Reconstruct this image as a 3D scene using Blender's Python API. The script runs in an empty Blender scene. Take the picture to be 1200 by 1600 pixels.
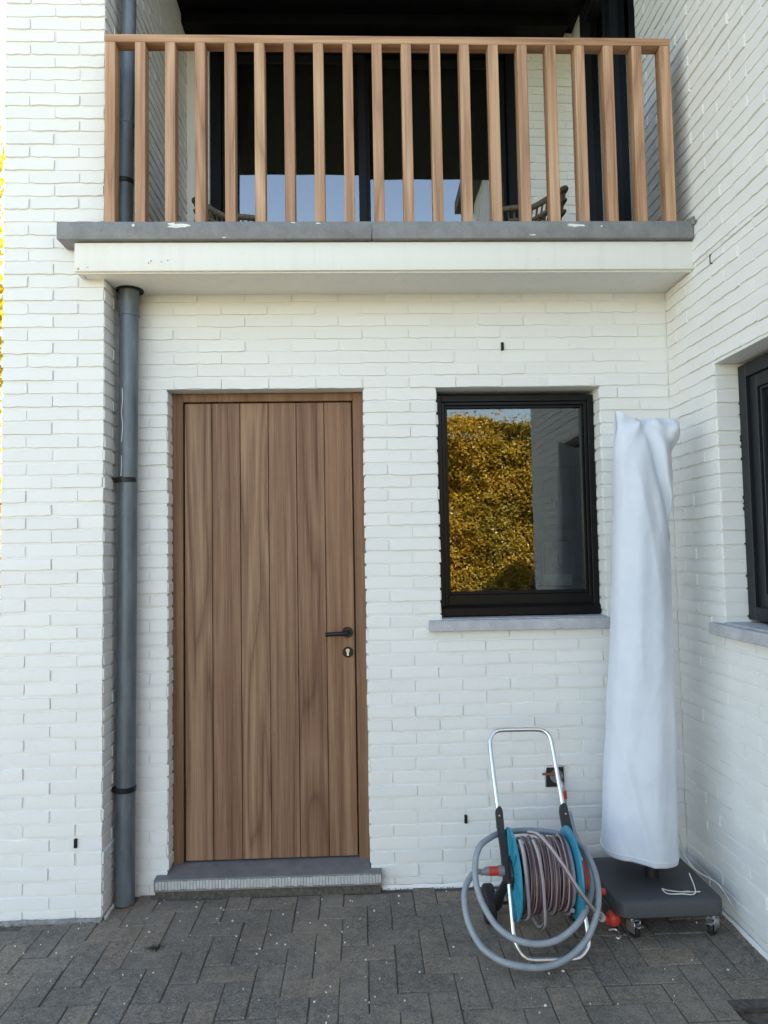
import bpy, bmesh, math, random
from mathutils import Vector, Matrix, noise
R = math.radians
random.seed(7)
sc = bpy.context.scene
C = sc.collection

# ------------------------------------------------------------------ camera
CX, CY, CZ = 0.8969, -3.334, 1.5479
PITCH, YAW, ROLL, FPX = 0.0540, -0.0351, 0.0176, 1103.05
def _rot():
    return Matrix.Rotation(YAW, 3, 'Z') @ Matrix.Rotation(PITCH, 3, 'X') @ Matrix.Rotation(ROLL, 3, 'Y')
RM = _rot()
camd = bpy.data.cameras.new('camera')
cam = bpy.data.objects.new('camera', camd); C.objects.link(cam)
camd.sensor_fit = 'VERTICAL'; camd.sensor_height = 36.0; camd.sensor_width = 27.0
camd.lens = FPX / 1600 * 36.0
camd.clip_start = 0.05; camd.clip_end = 2000
rx_, fw_, up_ = RM @ Vector((1, 0, 0)), RM @ Vector((0, 1, 0)), RM @ Vector((0, 0, 1))
cam.matrix_world = Matrix(((rx_.x, up_.x, -fw_.x, CX), (rx_.y, up_.y, -fw_.y, CY), (rx_.z, up_.z, -fw_.z, CZ), (0, 0, 0, 1)))
sc.camera = cam
def ray(u, w):
    return RM @ Vector(((u - 600) / FPX, 1, (800 - w) / FPX))
def atY(u, w, y):      # measured photo point -> place on a vertical plane at depth y
    d = ray(u, w); t = (y - CY) / d.y
    return Vector((CX + d.x * t, y, CZ + d.z * t))
def atZ(u, w, z):
    d = ray(u, w); t = (z - CZ) / d.z
    return Vector((CX + d.x * t, CY + d.y * t, z))
def atX(u, w, x):
    d = ray(u, w); t = (x - CX) / d.x
    return Vector((x, CY + d.y * t, CZ + d.z * t))

# ------------------------------------------------------------------ world, sun, exposure
SUN_EL, SUN_AZ = 47.0, 10.0            # sun stands behind the house, almost square on
world = bpy.data.worlds.new('World'); sc.world = world; world.use_nodes = True
wn = world.node_tree.nodes; wl = world.node_tree.links
sky = wn.new('ShaderNodeTexSky'); sky.sky_type = 'NISHITA'; sky.sun_disc = False
sky.sun_elevation = R(SUN_EL); sky.sun_rotation = R(SUN_AZ)
sky.air_density = 1.0; sky.dust_density = .3; sky.ozone_density = 1.0
wn['Background'].inputs[1].default_value = 0.15
wl.new(sky.outputs[0], wn['Background'].inputs[0])
sund = bpy.data.lights.new('sun', 'SUN'); sund.energy = 5.0; sund.angle = R(0.53); sund.color = (1, .95, .86)
sun = bpy.data.objects.new('sun', sund); C.objects.link(sun)
sdir = Vector((math.sin(R(SUN_AZ)) * math.cos(R(SUN_EL)), math.cos(R(SUN_AZ)) * math.cos(R(SUN_EL)), math.sin(R(SUN_EL))))
sun.rotation_euler = sdir.to_track_quat('Z', 'Y').to_euler()
sun.location = (4, 6, 12)
vs = sc.view_settings
vs.view_transform = 'Standard'; vs.look = 'None'; vs.gamma = 1.0; vs.use_curve_mapping = False
vs.exposure = 2.12
try:
    vs.use_white_balance = True; vs.white_balance_temperature = 7950; vs.white_balance_tint = 10
except Exception:
    pass
sc.render.engine = 'CYCLES'
sc.cycles.max_bounces = 7; sc.cycles.diffuse_bounces = 4; sc.cycles.transparent_max_bounces = 10

# ------------------------------------------------------------------ materials
MATS = {}
class NT:
    def __init__(s, name):
        m = bpy.data.materials.new(name); m.use_nodes = True
        s.m = m; s.n = m.node_tree.nodes; s.l = m.node_tree.links
        s.b = s.n['Principled BSDF']; s.out = s.n['Material Output']; MATS[name] = m
    def new(s, t, **kw):
        nd = s.n.new('ShaderNode' + t)
        for k, v in kw.items():
            if k.startswith('i_'):
                nd.inputs[k[2:].replace('_', ' ')].default_value = v
            else: setattr(nd, k, v)
        return nd
    def link(s, a, b): s.l.new(a, b)
    def coord(s, kind='Object', scale=(1, 1, 1), rot=(0, 0, 0), rnd=0.0):
        tc = s.new('TexCoord'); mp = s.new('Mapping'); mp.inputs['Scale'].default_value = scale
        mp.inputs['Rotation'].default_value = rot
        src = tc.outputs[kind]
        if rnd:
            oi = s.new('ObjectInfo'); mu = s.new('VectorMath', operation='SCALE')
            cb = s.new('CombineXYZ'); m2 = s.new('Math', operation='MULTIPLY'); m2.inputs[1].default_value = 7.31
            m3 = s.new('Math', operation='MULTIPLY'); m3.inputs[1].default_value = 13.7
            s.link(oi.outputs['Random'], m2.inputs[0]); s.link(oi.outputs['Random'], m3.inputs[0])
            s.link(oi.outputs['Random'], cb.inputs[0]); s.link(m2.outputs[0], cb.inputs[1]); s.link(m3.outputs[0], cb.inputs[2])
            s.link(cb.outputs[0], mu.inputs[0]); mu.inputs['Scale'].default_value = rnd
            ad = s.new('VectorMath', operation='ADD'); s.link(src, ad.inputs[0]); s.link(mu.outputs[0], ad.inputs[1]); src = ad.outputs[0]
        s.link(src, mp.inputs[0]); return mp.outputs[0]
    def noise(s, vec, scale, detail=4, rough=.55, dist=0):
        nd = s.new('TexNoise'); nd.inputs['Scale'].default_value = scale; nd.inputs['Detail'].default_value = detail
        nd.inputs['Roughness'].default_value = rough; nd.inputs['Distortion'].default_value = dist
        s.link(vec, nd.inputs['Vector']); return nd.outputs['Fac']
    def ramp(s, fac, stops, interp='LINEAR'):
        nd = s.new('ValToRGB'); cr = nd.color_ramp; cr.interpolation = interp
        while len(cr.elements) < len(stops): cr.elements.new(.5)
        for e, (p, c) in zip(cr.elements, stops):
            e.position = p; e.color = (*c, 1) if len(c) == 3 else c
        s.link(fac, nd.inputs[0]); return nd.outputs[0]
    def mix(s, fac, a, b, mode='MIX'):
        nd = s.new('Mix', data_type='RGBA', blend_type=mode)
        for i, v in ((0, fac), (6, a), (7, b)):
            if isinstance(v, (int, float)): nd.inputs[i].default_value = v
            elif isinstance(v, tuple): nd.inputs[i].default_value = (*v, 1) if len(v) == 3 else v
            else: s.link(v, nd.inputs[i])
        return nd.outputs[2]
    def bump(s, h, strength=.3, dist=.01, nrm=None):
        nd = s.new('Bump'); nd.inputs['Strength'].default_value = strength; nd.inputs['Distance'].default_value = dist
        s.link(h, nd.inputs['Height'])
        if nrm is not None: s.link(nrm, nd.inputs['Normal'])
        s.link(nd.outputs[0], s.b.inputs['Normal']); return nd.outputs[0]
    def color(s, c):
        if isinstance(c, tuple): s.b.inputs['Base Color'].default_value = (*c, 1)
        else: s.link(c, s.b.inputs['Base Color'])
    def set(s, rough=None, metal=None, spec=None):
        if rough is not None:
            if isinstance(rough, (int, float)): s.b.inputs['Roughness'].default_value = rough
            else: s.link(rough, s.b.inputs['Roughness'])
        if metal is not None: s.b.inputs['Metallic'].default_value = metal
        if spec is not None: s.b.inputs['Specular IOR Level'].default_value = spec
        return s.m

def simple(name, col, rough=.5, metal=0, var=.12, scale=30, bump=.1, bscale=200, spec=None):
    t = NT(name); v = t.coord(rnd=3.0); n = t.noise(v, scale)
    lo = tuple(c * (1 - var) for c in col); hi = tuple(min(1, c * (1 + var)) for c in col)
    t.color(t.ramp(n, [(.3, lo), (.7, hi)]))
    if bump: t.bump(t.noise(v, bscale, 3), bump, .002)
    return t.set(rough, metal, spec)

def white_paint(name, col, world_space=False):
    t = NT(name); v = t.coord(rnd=5.0)
    n1 = t.noise(v, 9, 5, .6); n2 = t.noise(v, 60, 4, .6)
    base = t.mix(n1, tuple(c * .965 for c in col), col)
    oi = t.new('ObjectInfo')
    dk = t.ramp(oi.outputs['Random'], [(0, (.955, .955, .96)), (1, (1.0, 1.0, 1.0))])
    base = t.mix(1.0, base, dk, 'MULTIPLY')
    sp = t.ramp(t.noise(v, 190, 2), [(.735, (0, 0, 0)), (.78, (1, 1, 1))])
    base = t.mix(t.mix(1.0, sp, (.10, .10, .10), 'MULTIPLY'), base, (.42, .40, .36))
    if world_space:      # faint run-off streaks and pinholes
        st = t.ramp(t.noise(t.coord(scale=(16, 16, .9)), 1.0, 5, .65), [(.52, (0, 0, 0)), (.78, (.2, .2, .2))])
        base = t.mix(st, base, (.50, .475, .41))
        ph = t.ramp(t.noise(t.coord(scale=(1, 1, 1)), 70, 2, .5), [(.76, (0, 0, 0)), (.79, (.7, .7, .7))])
        base = t.mix(ph, base, (.30, .285, .25))
    t.color(base)
    h = t.mix(.45, t.noise(v, 34, 5, .62), t.noise(v, 180, 4, .7))
    t.bump(h, .55, .006)
    return t.set(.62, spec=.35)
WHITE = white_paint('white_masonry_paint', (.80, .79, .765))
CREAM = white_paint('cream_masonry_paint', (.79, .77, .715), True)

def wood(name, c0, c1, c2, seed=0.0, ringscale=26, grainw=.5, rough=.55, along='Z', fibre=.38, stretch=.07):
    t = NT(name)
    v = t.coord(rnd=2.7, rot=(0, R(90), 0) if along == 'X' else (0, 0, 0))
    # low frequency wander of the grain
    mp = t.new('Mapping'); mp.inputs['Scale'].default_value = (1, 1, stretch); mp.inputs['Location'].default_value = (seed, seed * .7, seed * .3)
    mp.inputs['Rotation'].default_value = (R(2.2), R(1.2), 0)
    t.link(v, mp.inputs[0])
    nd = t.new('TexNoise'); nd.inputs['Scale'].default_value = 5.0; nd.inputs['Detail'].default_value = 2
    t.link(mp.outputs[0], nd.inputs['Vector'])
    # contour lines of a stretched noise make the cathedral figure
    m1 = t.new('Math', operation='MULTIPLY'); m1.inputs[1].default_value = ringscale; t.link(nd.outputs['Fac'], m1.inputs[0])
    fr = t.new('Math', operation='PINGPONG'); fr.inputs[1].default_value = 1.0; t.link(m1.outputs[0], fr.inputs[0])
    mp2 = t.new('Mapping'); mp2.inputs['Scale'].default_value = (190, 190, 3.2); t.link(v, mp2.inputs[0])
    fib = t.noise(mp2.outputs[0], 1.0, 5, .7)
    mp3 = t.new('Mapping'); mp3.inputs['Scale'].default_value = (46, 46, .9); t.link(v, mp3.inputs[0])
    strk = t.noise(mp3.outputs[0], 1.0, 4, .6)
    ring = t.ramp(fr.outputs[0], [(0, (0, 0, 0)), (.16, (.42, .42, .42)), (.6, (.72, .72, .72)), (1, (1, 1, 1))])
    f1 = t.mix(grainw, strk, ring); f2 = t.mix(fibre, f1, fib)
    col = t.ramp(f2, [(.34, c0), (.5, c1), (.66, c2)])
    oi = t.new('ObjectInfo')
    tint = t.ramp(oi.outputs['Random'], [(0, (.86, .78, .76)), (.35, (1.05, 1.0, .95)), (.7, (.97, .93, .92)), (1, (1.12, 1.13, 1.10))])
    t.color(t.mix(1.0, col, tint, 'MULTIPLY'))
    t.bump(fib, .22, .0015)
    return t.set(rough, spec=.35)
DOORWOOD = wood('door_hardwood_figured', (.105, .049, .028), (.215, .113, .067), (.335, .205, .128), 3.1, 22, .34, fibre=.42)
DOORWOODS = wood('door_hardwood_straight', (.110, .048, .027), (.205, .106, .063), (.315, .188, .116), 6.4, 16, .22, fibre=.50, stretch=.018)
FRAMEWOOD = wood('door_frame_hardwood', (.115, .056, .030), (.20, .108, .060), (.29, .172, .100), 9.1, 16, .2, fibre=.5, stretch=.018)
RAILWOOD = wood('railing_hardwood', (.24, .128, .072), (.40, .232, .138), (.56, .37, .238), 5.3, 22, .30, fibre=.42)
RAILWOODX = wood('railing_hardwood_lengthwise', (.24, .128, .072), (.40, .232, .138), (.56, .37, .238), 7.3, 22, .30, along='X', fibre=.42)

def stone(name, col, rough=.65, streak=False):
    t = NT(name); v = t.coord(rnd=4.0)
    n = t.noise(v, 14, 6, .65); n2 = t.noise(v, 120, 3, .7)
    c = t.ramp(n, [(.3, tuple(x * .72 for x in col)), (.52, col), (.75, tuple(x * 1.3 for x in col))])
    c = t.mix(.25, c, t.ramp(n2, [(.3, tuple(x * .6 for x in col)), (.7, tuple(x * 1.4 for x in col))]))
    t.color(c); t.bump(t.mix(.5, n, n2), .2, .003)
    return t.set(rough)
COPING = stone('coping_bluestone', (.205, .203, .203))
SILL = stone('sill_bluestone', (.42, .425, .45))
THRESH = stone('threshold_bluestone', (.185, .184, .186), .5)

THRESHF = stone('threshold_tooled_edge', (.46, .455, .45), .7)
def paver_mat():
    t = NT('concrete_paver'); v = t.coord(rnd=9.0)
    oi = t.new('ObjectInfo'); geo = t.new('NewGeometry'); P = geo.outputs['Position']
    base = t.ramp(oi.outputs['Random'], [(0, (.140, .119, .096)), (.4, (.162, .137, .109)), (.75, (.180, .147, .114)), (1, (.216, .166, .122))])
    n = t.noise(v, 30, 8, .8)
    base = t.mix(1.0, base, t.ramp(n, [(.30, (.45, .45, .45)), (.70, (1.6, 1.57, 1.5))]), 'MULTIPLY')
    # exposed aggregate: pale and dark grains of two sizes
    for sc_, lo, hi, col, amt in ((230, .57, .66, (.40, .385, .355), .6), (105, .61, .68, (.33, .315, .285), .55), (120, .56, .66, (.030, .029, .027), .6), (60, .58, .68, (.055, .052, .047), .45)):
        w = t.coord(rnd=9.0 + sc_ * .01)
        g = t.ramp(t.noise(w, sc_, 2, .6), [(lo, (0, 0, 0)), (hi, (amt,) * 3)])
        base = t.mix(g, base, col)
    # dust, brown wash and damp that run across the stones
    dust = t.ramp(t.noise(P, 1.9, 6, .65), [(.47, (0, 0, 0)), (.70, (.50, .50, .50))])
    base = t.mix(dust, base, (.33, .268, .205))
    dmp = t.ramp(t.noise(P, 2.7, 5, .6, .6), [(.30, (.45, .45, .45)), (.46, (0, 0, 0))])
    base = t.mix(dmp, base, (.075, .069, .058))
    t.color(base); t.bump(t.mix(.5, n, t.noise(v, 200, 4, .75)), .9, .006)
    return t.set(.85)
PAVER = paver_mat()
JOINT = simple('joint_sand', (.085, .074, .060), .95, var=.4, scale=60, bump=.6)
BLACKPAINT = simple('black_window_paint', (.004, .004, .0045), .36, var=.2, bump=.05, spec=.22)
DARKALU = simple('anthracite_aluminium', (.010, .012, .016), .38, var=.1, bump=.04, spec=.3)
BALUFRAME = simple('black_aluminium', (.0045, .005, .0065), .4, var=.1, bump=.04, spec=.2)
def zinc():
    t = NT('zinc'); v = t.coord(scale=(1, 1, .22)); n = t.noise(v, 22, 5, .65)
    t.color(t.ramp(n, [(.3, (.095, .115, .132)), (.6, (.155, .182, .205)), (.8, (.25, .28, .30))]))
    t.bump(t.noise(v, 90, 3), .12, .002)
    return t.set(t.ramp(n, [(.3, (.42,) * 3), (.7, (.6,) * 3)]), .45)
ZINC = zinc()
BLACKMETAL = simple('black_metal', (.010, .010, .011), .42, .3, bump=.05)
STEEL = simple('galvanised_steel', (.55, .56, .57), .3, .95, var=.08, bump=.05)
ALU = simple('aluminium_tube', (.78, .78, .77), .24, .95, var=.05, bump=.04, bscale=400)
BRASS = simple('nickel_lock', (.72, .69, .60), .3, .9, bump=0)
TEAL = simple('teal_plastic', (.006, .255, .365), .38, var=.06, bump=.05)
BLACKPL = simple('black_plastic', (.013, .0135, .015), .5, bump=.1)
REDPL = simple('orange_red_plastic', (.55, .045, .025), .4, var=.08, bump=.05)
GREYPL = simple('grey_plastic', (.20, .21, .215), .45, bump=.05)
NUTPL = simple('pale_grey_plastic', (.50, .50, .49), .4, bump=.05)
HOSE = simple('grey_hose_rubber', (.255, .285, .31), .42, var=.12, bump=.08)
HOSEL = simple('lilac_hose_rubber', (.36, .315, .325), .42, var=.1, bump=.05)
HOSED = simple('maroon_hose_stripe', (.075, .026, .028), .45, var=.15, bump=.05)
RUSTRED = simple('rusty_red_lever', (.20, .055, .030), .6, var=.25, bump=.2)
BASEGREY = simple('granite_grey_polymer', (.060, .061, .066), .62, var=.2, scale=300, bump=.35, bscale=350)
RUBBER = simple('black_rubber', (.012, .012, .012), .7)
CORD = simple('white_cord', (.62, .60, .56), .7)
DARKBOARD = simple('black_stained_board', (.0032, .0032, .004), .6, var=.3, scale=12, bump=.2, spec=.12)
WICKER = simple('grey_brown_wicker', (.17, .135, .095), .7, var=.35, scale=80, bump=.5)
HOLE = simple('dark_plastic_vent', (.006, .006, .006), .8, bump=0)
FLECK = simple('white_paint_fleck', (.72, .71, .68), .7, var=.15)
MORTARG = simple('grey_mortar', (.23, .225, .21), .9, var=.3, bump=.7, bscale=90)
GRIT = simple('grit', (.12, .098, .072), .95, var=.4)
MOSSM = simple('moss', (.045, .065, .018), .9, var=.5, scale=90, bump=.8)
RUST = simple('rusty_iron', (.060, .036, .024), .8, var=.5, scale=40, bump=.6)
ROOM = simple('room_wall_paint', (.10, .10, .10), .8, bump=.05)
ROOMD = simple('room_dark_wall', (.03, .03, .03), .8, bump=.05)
ROOMF = simple('room_floor_oak', (.12, .08, .05), .6)
PICD = simple('dark_picture', (.035, .032, .030), .5, var=.5, scale=14)
PICL = simple('pale_picture', (.42, .40, .36), .6, var=.3, scale=18)
BLIND = simple('grey_green_blind', (.16, .18, .165), .9, var=.15, scale=60)
CURT = simple('grey_curtain', (.32, .31, .29), .9)
BLUEC = simple('blue_cloth', (.04, .08, .30), .8)
BOTG = simple('green_bottle', (.03, .07, .04), .15)
ROOFT = simple('roof_tile', (.06, .055, .05), .7)
BARK = simple('bark', (.075, .058, .043), .9, var=.35, bump=.8, bscale=60)
PLAST = simple('cream_plaster', (.62, .60, .55), .8)
GRAVEL = simple('terrace_joint', (.05, .047, .042), .95)

def fabric():
    t = NT('cover_fabric'); v = t.coord(); n = t.noise(v, 6, 4, .6)
    t.color(t.ramp(n, [(.3, (.60, .635, .70)), (.7, (.67, .70, .765))]))
    mpv = t.coord(scale=(1, 1, 1)); w = t.noise(mpv, 700, 2, .6)
    big = t.noise(v, 16, 4, .6)
    b1 = t.bump(big, .16, .02); t.bump(w, .25, .0012, b1)
    t.b.inputs['Sheen Weight'].default_value = .25
    return t.set(.85, spec=.2)
FABRIC = fabric()

def glass(name, base=.10, ior=1.5, tint=(1, 1, 1)):
    t = NT(name); t.n.remove(t.b)
    tr = t.new('BsdfTransparent'); tr.inputs[0].default_value = (*tint, 1)
    gl = t.new('BsdfGlossy'); gl.inputs['Roughness'].default_value = 0.0
    fr = t.new('Fresnel'); fr.inputs['IOR'].default_value = ior
    ad = t.new('Math', operation='ADD'); ad.inputs[1].default_value = base; ad.use_clamp = True
    t.link(fr.outputs[0], ad.inputs[0])
    v = t.coord(); bn = t.new('Bump'); bn.inputs['Strength'].default_value = .018; bn.inputs['Distance'].default_value = .02
    t.link(t.noise(v, 3.0, 1), bn.inputs['Height']); t.link(bn.outputs[0], gl.inputs['Normal'])
    mx = t.new('MixShader'); t.link(ad.outputs[0], mx.inputs[0]); t.link(tr.outputs[0], mx.inputs[1]); t.link(gl.outputs[0], mx.inputs[2])
    t.link(mx.outputs[0], t.out.inputs[0]); return t.m
GLASS = glass('coated_glass', .065, 1.5, (.62, .66, .66))
GLASSB = glass('balcony_glass', .24, 1.5, (.5, .54, .54))

def leaf_mat(name, stops, trans=.45, patch=None):
    t = NT(name); t.n.remove(t.b)
    geo = t.new('NewGeometry')
    col = t.ramp(geo.outputs['Random Per Island'], stops)
    if patch:      # branches that are still green
        m = t.ramp(t.noise(geo.outputs['Position'], .9, 4, .6), [(.45, (0, 0, 0)), (.62, (.75, .75, .75))])
        col = t.mix(m, col, t.ramp(geo.outputs['Random Per Island'], patch))
    df = t.new('BsdfDiffuse'); tl = t.new('BsdfTranslucent'); t.link(col, df.inputs[0]); t.link(col, tl.inputs[0])
    gl = t.new('BsdfGlossy'); gl.inputs['Roughness'].default_value = .35
    mx = t.new('MixShader'); mx.inputs[0].default_value = trans; t.link(df.outputs[0], mx.inputs[1]); t.link(tl.outputs[0], mx.inputs[2])
    m2 = t.new('MixShader'); m2.inputs[0].default_value = .06; t.link(mx.outputs[0], m2.inputs[1]); t.link(gl.outputs[0], m2.inputs[2])
    t.link(m2.outputs[0], t.out.inputs[0]); return t.m
HEDGELEAF = leaf_mat('autumn_hedge_leaf', [(0, (.30, .17, .02)), (.3, (.60, .40, .035)), (.6, (.80, .56, .05)), (.85, (.68, .38, .04)), (1, (.36, .17, .03))], .2, [(0, (.10, .11, .015)), (.5, (.34, .28, .03)), (1, (.55, .42, .05))])
TREELEAF = leaf_mat('yellow_tree_leaf', [(0, (.42, .31, .02)), (.5, (.62, .45, .02)), (1, (.70, .56, .07))], .5)
HEARTM = simple('hedge_heart_twigs', (.055, .036, .012), .95, var=.6, scale=14, bump=.9, bscale=40)
BOUNCE_GRAVEL = simple('bounce_gravel', (.36, .33, .28), .95, var=.25, scale=40, bump=.9, bscale=80)  # light ground tone chosen to throw sun back at the house
GRASSM = simple('lawn', (.055, .085, .022), .9, var=.5, scale=3, bump=.8, bscale=60)

# ------------------------------------------------------------------ mesh helpers
class MB:
    def __init__(s): s.v = []; s.f = []; s.mi = []; s.sm = []
    def add(s, verts, faces, mi=0, smooth=False, M=None):
        o = len(s.v)
        s.v += [tuple(M @ Vector(p)) for p in verts] if M is not None else [tuple(p) for p in verts]
        for f in faces:
            s.f.append(tuple(i + o for i in f)); s.mi.append(mi); s.sm.append(smooth)
        return s
    def box(s, x0, x1, y0, y1, z0, z1, bev=0.0, seg=1, M=None, mi=0):
        if bev <= 0:
            vs_ = [(x0, y0, z0), (x1, y0, z0), (x1, y1, z0), (x0, y1, z0), (x0, y0, z1), (x1, y0, z1), (x1, y1, z1), (x0, y1, z1)]
            fs = [(0, 3, 2, 1), (4, 5, 6, 7), (0, 1, 5, 4), (1, 2, 6, 5), (2, 3, 7, 6), (3, 0, 4, 7)]
            return s.add(vs_, fs, mi, False, M)
        bm = bmesh.new(); bmesh.ops.create_cube(bm, size=1)
        for v in bm.verts: v.co = Vector(((x0 + x1) / 2 + v.co.x * (x1 - x0), (y0 + y1) / 2 + v.co.y * (y1 - y0), (z0 + z1) / 2 + v.co.z * (z1 - z0)))
        bmesh.ops.bevel(bm, geom=bm.edges[:], offset=bev, segments=seg, affect='EDGES', profile=.5)
        return s.bm(bm, mi, seg > 1, M)
    def bm(s, bm, mi=0, smooth=False, M=None):
        bm.verts.ensure_lookup_table()
        s.add([v.co.copy() for v in bm.verts], [tuple(v.index for v in f.verts) for f in bm.faces], mi, smooth, M); bm.free(); return s
    def tube(s, pts, r, n=10, mi=0, cap=True, closed=False, stripe=None):
        pts = [Vector(p) for p in pts]; m = len(pts); rs = r if isinstance(r, (list, tuple)) else [r] * m
        o = len(s.v); tprev = None; nrm = None
        for i, p in enumerate(pts):
            if closed: t = (pts[(i + 1) % m] - pts[i - 1]).normalized()
            else: t = (pts[min(i + 1, m - 1)] - pts[max(i - 1, 0)]).normalized()
            if nrm is None:
                a = Vector((0, 0, 1)) if abs(t.z) < .9 else Vector((1, 0, 0)); nrm = (a - t * a.dot(t)).normalized()
            else: nrm = (nrm - t * nrm.dot(t)).normalized()
            b = t.cross(nrm)
            for k in range(n):
                an = 2 * math.pi * k / n; s.v.append(tuple(p + (nrm * math.cos(an) + b * math.sin(an)) * rs[i]))
        rng = m if closed else m - 1
        for i in range(rng):
            j = (i + 1) % m
            for k in range(n):
                k2 = (k + 1) % n
                s.f.append((o + i * n + k, o + i * n + k2, o + j * n + k2, o + j * n + k))
                s.mi.append(1 if stripe and k in stripe else mi); s.sm.append(True)
        if cap and not closed:
            s.f.append(tuple(o + k for k in range(n))[::-1]); s.mi.append(mi); s.sm.append(False)
            s.f.append(tuple(o + (m - 1) * n + k for k in range(n))); s.mi.append(mi); s.sm.append(False)
        return s
    def lathe(s, prof, axis='Z', n=32, c=(0, 0, 0), mi=0, smooth=True):
        # prof: list of (radius, height) along the axis
        o = len(s.v); c = Vector(c)
        for r, h in prof:
            for k in range(n):
                a = 2 * math.pi * k / n; p = (r * math.cos(a), r * math.sin(a), h)
                if axis == 'X': p = (p[2], p[0], p[1])
                elif axis == 'Y': p = (p[1], p[2], p[0])
                s.v.append(tuple(Vector(p) + c))
        for i in range(len(prof) - 1):
            for k in range(n):
                k2 = (k + 1) % n
                s.f.append((o + i * n + k, o + i * n + k2, o + (i + 1) * n + k2, o + (i + 1) * n + k)); s.mi.append(mi); s.sm.append(smooth)
        s.f.append(tuple(o + k for k in range(n))[::-1]); s.mi.append(mi); s.sm.append(False)
        s.f.append(tuple(o + (len(prof) - 1) * n + k for k in range(n))); s.mi.append(mi); s.sm.append(False)
        return s
    def mesh(s, name, mats):
        me = bpy.data.meshes.new(name); me.from_pydata(s.v, [], s.f); me.update()
        for m in (mats if isinstance(mats, (list, tuple)) else [mats]): me.materials.append(m)
        me.polygons.foreach_set('material_index', s.mi); me.polygons.foreach_set('use_smooth', s.sm)
        if any(s.sm):
            me.set_sharp_from_angle(angle=R(40))
        return me
    def build(s, name, mats, parent=None, center=True):
        """link as one object whose origin sits at its own centre"""
        if center and s.v:
            n = len(s.v); xs = [p[0] for p in s.v]; ys = [p[1] for p in s.v]; zs = [p[2] for p in s.v]
            o = Vector(((min(xs) + max(xs)) / 2, (min(ys) + max(ys)) / 2, (min(zs) + max(zs)) / 2))
            s.v = [(p[0] - o.x, p[1] - o.y, p[2] - o.z) for p in s.v]
        else: o = Vector((0, 0, 0))
        return link(name, s.mesh(name, mats), parent, Matrix.Translation(o))
WM = {}
def link(name, data, parent=None, M=None):
    ob = bpy.data.objects.new(name, data); C.objects.link(ob)
    M = M or Matrix.Identity(4)
    WM[ob] = M
    if parent is not None:
        ob.parent = parent; ob.matrix_basis = WM[parent].inverted() @ M
    else: ob.matrix_basis = M
    return ob
def tag(o, label=None, cat=None, group=None, kind=None):
    if label: o['label'] = label
    if cat: o['category'] = cat
    if group: o['group'] = group
    if kind: o['kind'] = kind
    return o
def thing(name, loc, label, cat, group=None):
    return tag(link(name, None, None, Matrix.Translation(Vector(loc))), label, cat, group)
def smooth_path(pts, n=8, closed=False):
    P = [Vector(p) for p in pts]; out = []; m = len(P)
    for i in range(m if closed else m - 1):
        if closed: a, b, c, d = P[i - 1], P[i], P[(i + 1) % m], P[(i + 2) % m]
        else: a, b, c, d = P[max(i - 1, 0)], P[i], P[i + 1], P[min(i + 2, m - 1)]
        for k in range(n):
            t = k / n
            out.append(.5 * ((2 * b) + (c - a) * t + (2 * a - 5 * b + 4 * c - d) * t * t + (3 * b - a - 3 * c + d) * t ** 3))
    if not closed: out.append(P[-1])
    return out

# ------------------------------------------------------------------ setting: ground, lawn
XD0, XD1 = 0.0, 0.923
XP, XPL, YP = -0.224, -0.670, -0.201
XR = 2.406
ZS, ZFT, ZCB, ZCT = 2.778, 2.904, 2.910, 2.987
ground = tag(MB().box(-400, 400, -400, 400, -.6, -.075).build('ground', GRASSM), kind='structure')
tag(MB().box(-14, 4.5, -8.3, -5.601, -.074, -.02).build('bounce_ground', BOUNCE_GRAVEL), kind='structure', label='unseen pale gravel added beyond the paving to bounce sunlight')  # added out of view: sunlit pale ground that warms soffit and lower walls
tag(MB().box(-14, -3.201, -5.6, 9, -.074, -.022).build('bounce_strip', BOUNCE_GRAVEL), kind='structure', label='unseen pale gravel strip added beside the house to bounce sunlight')  # added out of view: second bounce surface, left of the house
paving = MB().box(-3.2, 4.5, -5.6, .02, -.074, -.0065).build('paving', JOINT)
tag(paving, kind='structure', label='dark grey concrete block paving in front of the house')

U = 0.1035; PX0, PY0 = 1.94, -.569
def paver_mesh(lx, ly, seed):
    rnd = random.Random(seed); g = .0016
    bm = bmesh.new(); bmesh.ops.create_cube(bm, size=1)
    for v in bm.verts:
        v.co = Vector((v.co.x * (lx - 2 * g) + rnd.uniform(-.0014, .0014), v.co.y * (ly - 2 * g) + rnd.uniform(-.0014, .0014), v.co.z * .05 + (rnd.uniform(-.0012, .0012) if v.co.z > 0 else 0)))
    top = [e for e in bm.edges if all(v.co.z > 0 for v in e.verts)]
    bmesh.ops.bevel(bm, geom=top, offset=.003, segments=1, affect='EDGES')
    mb = MB().bm(bm); return mb
PVH = [paver_mesh(2 * U, U, i).mesh('paver_lengthwise', PAVER) for i in range(6)]
PVV = [paver_mesh(U, 2 * U, i + 9).mesh('paver_crosswise', PAVER) for i in range(6)]
PVQ = paver_mesh(U, U, 40).mesh('paver_cut', PAVER)
DRAIN = (2.12, 2.40, -1.20, -.925)
far_pav = MB(); rp = random.Random(3)
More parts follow.
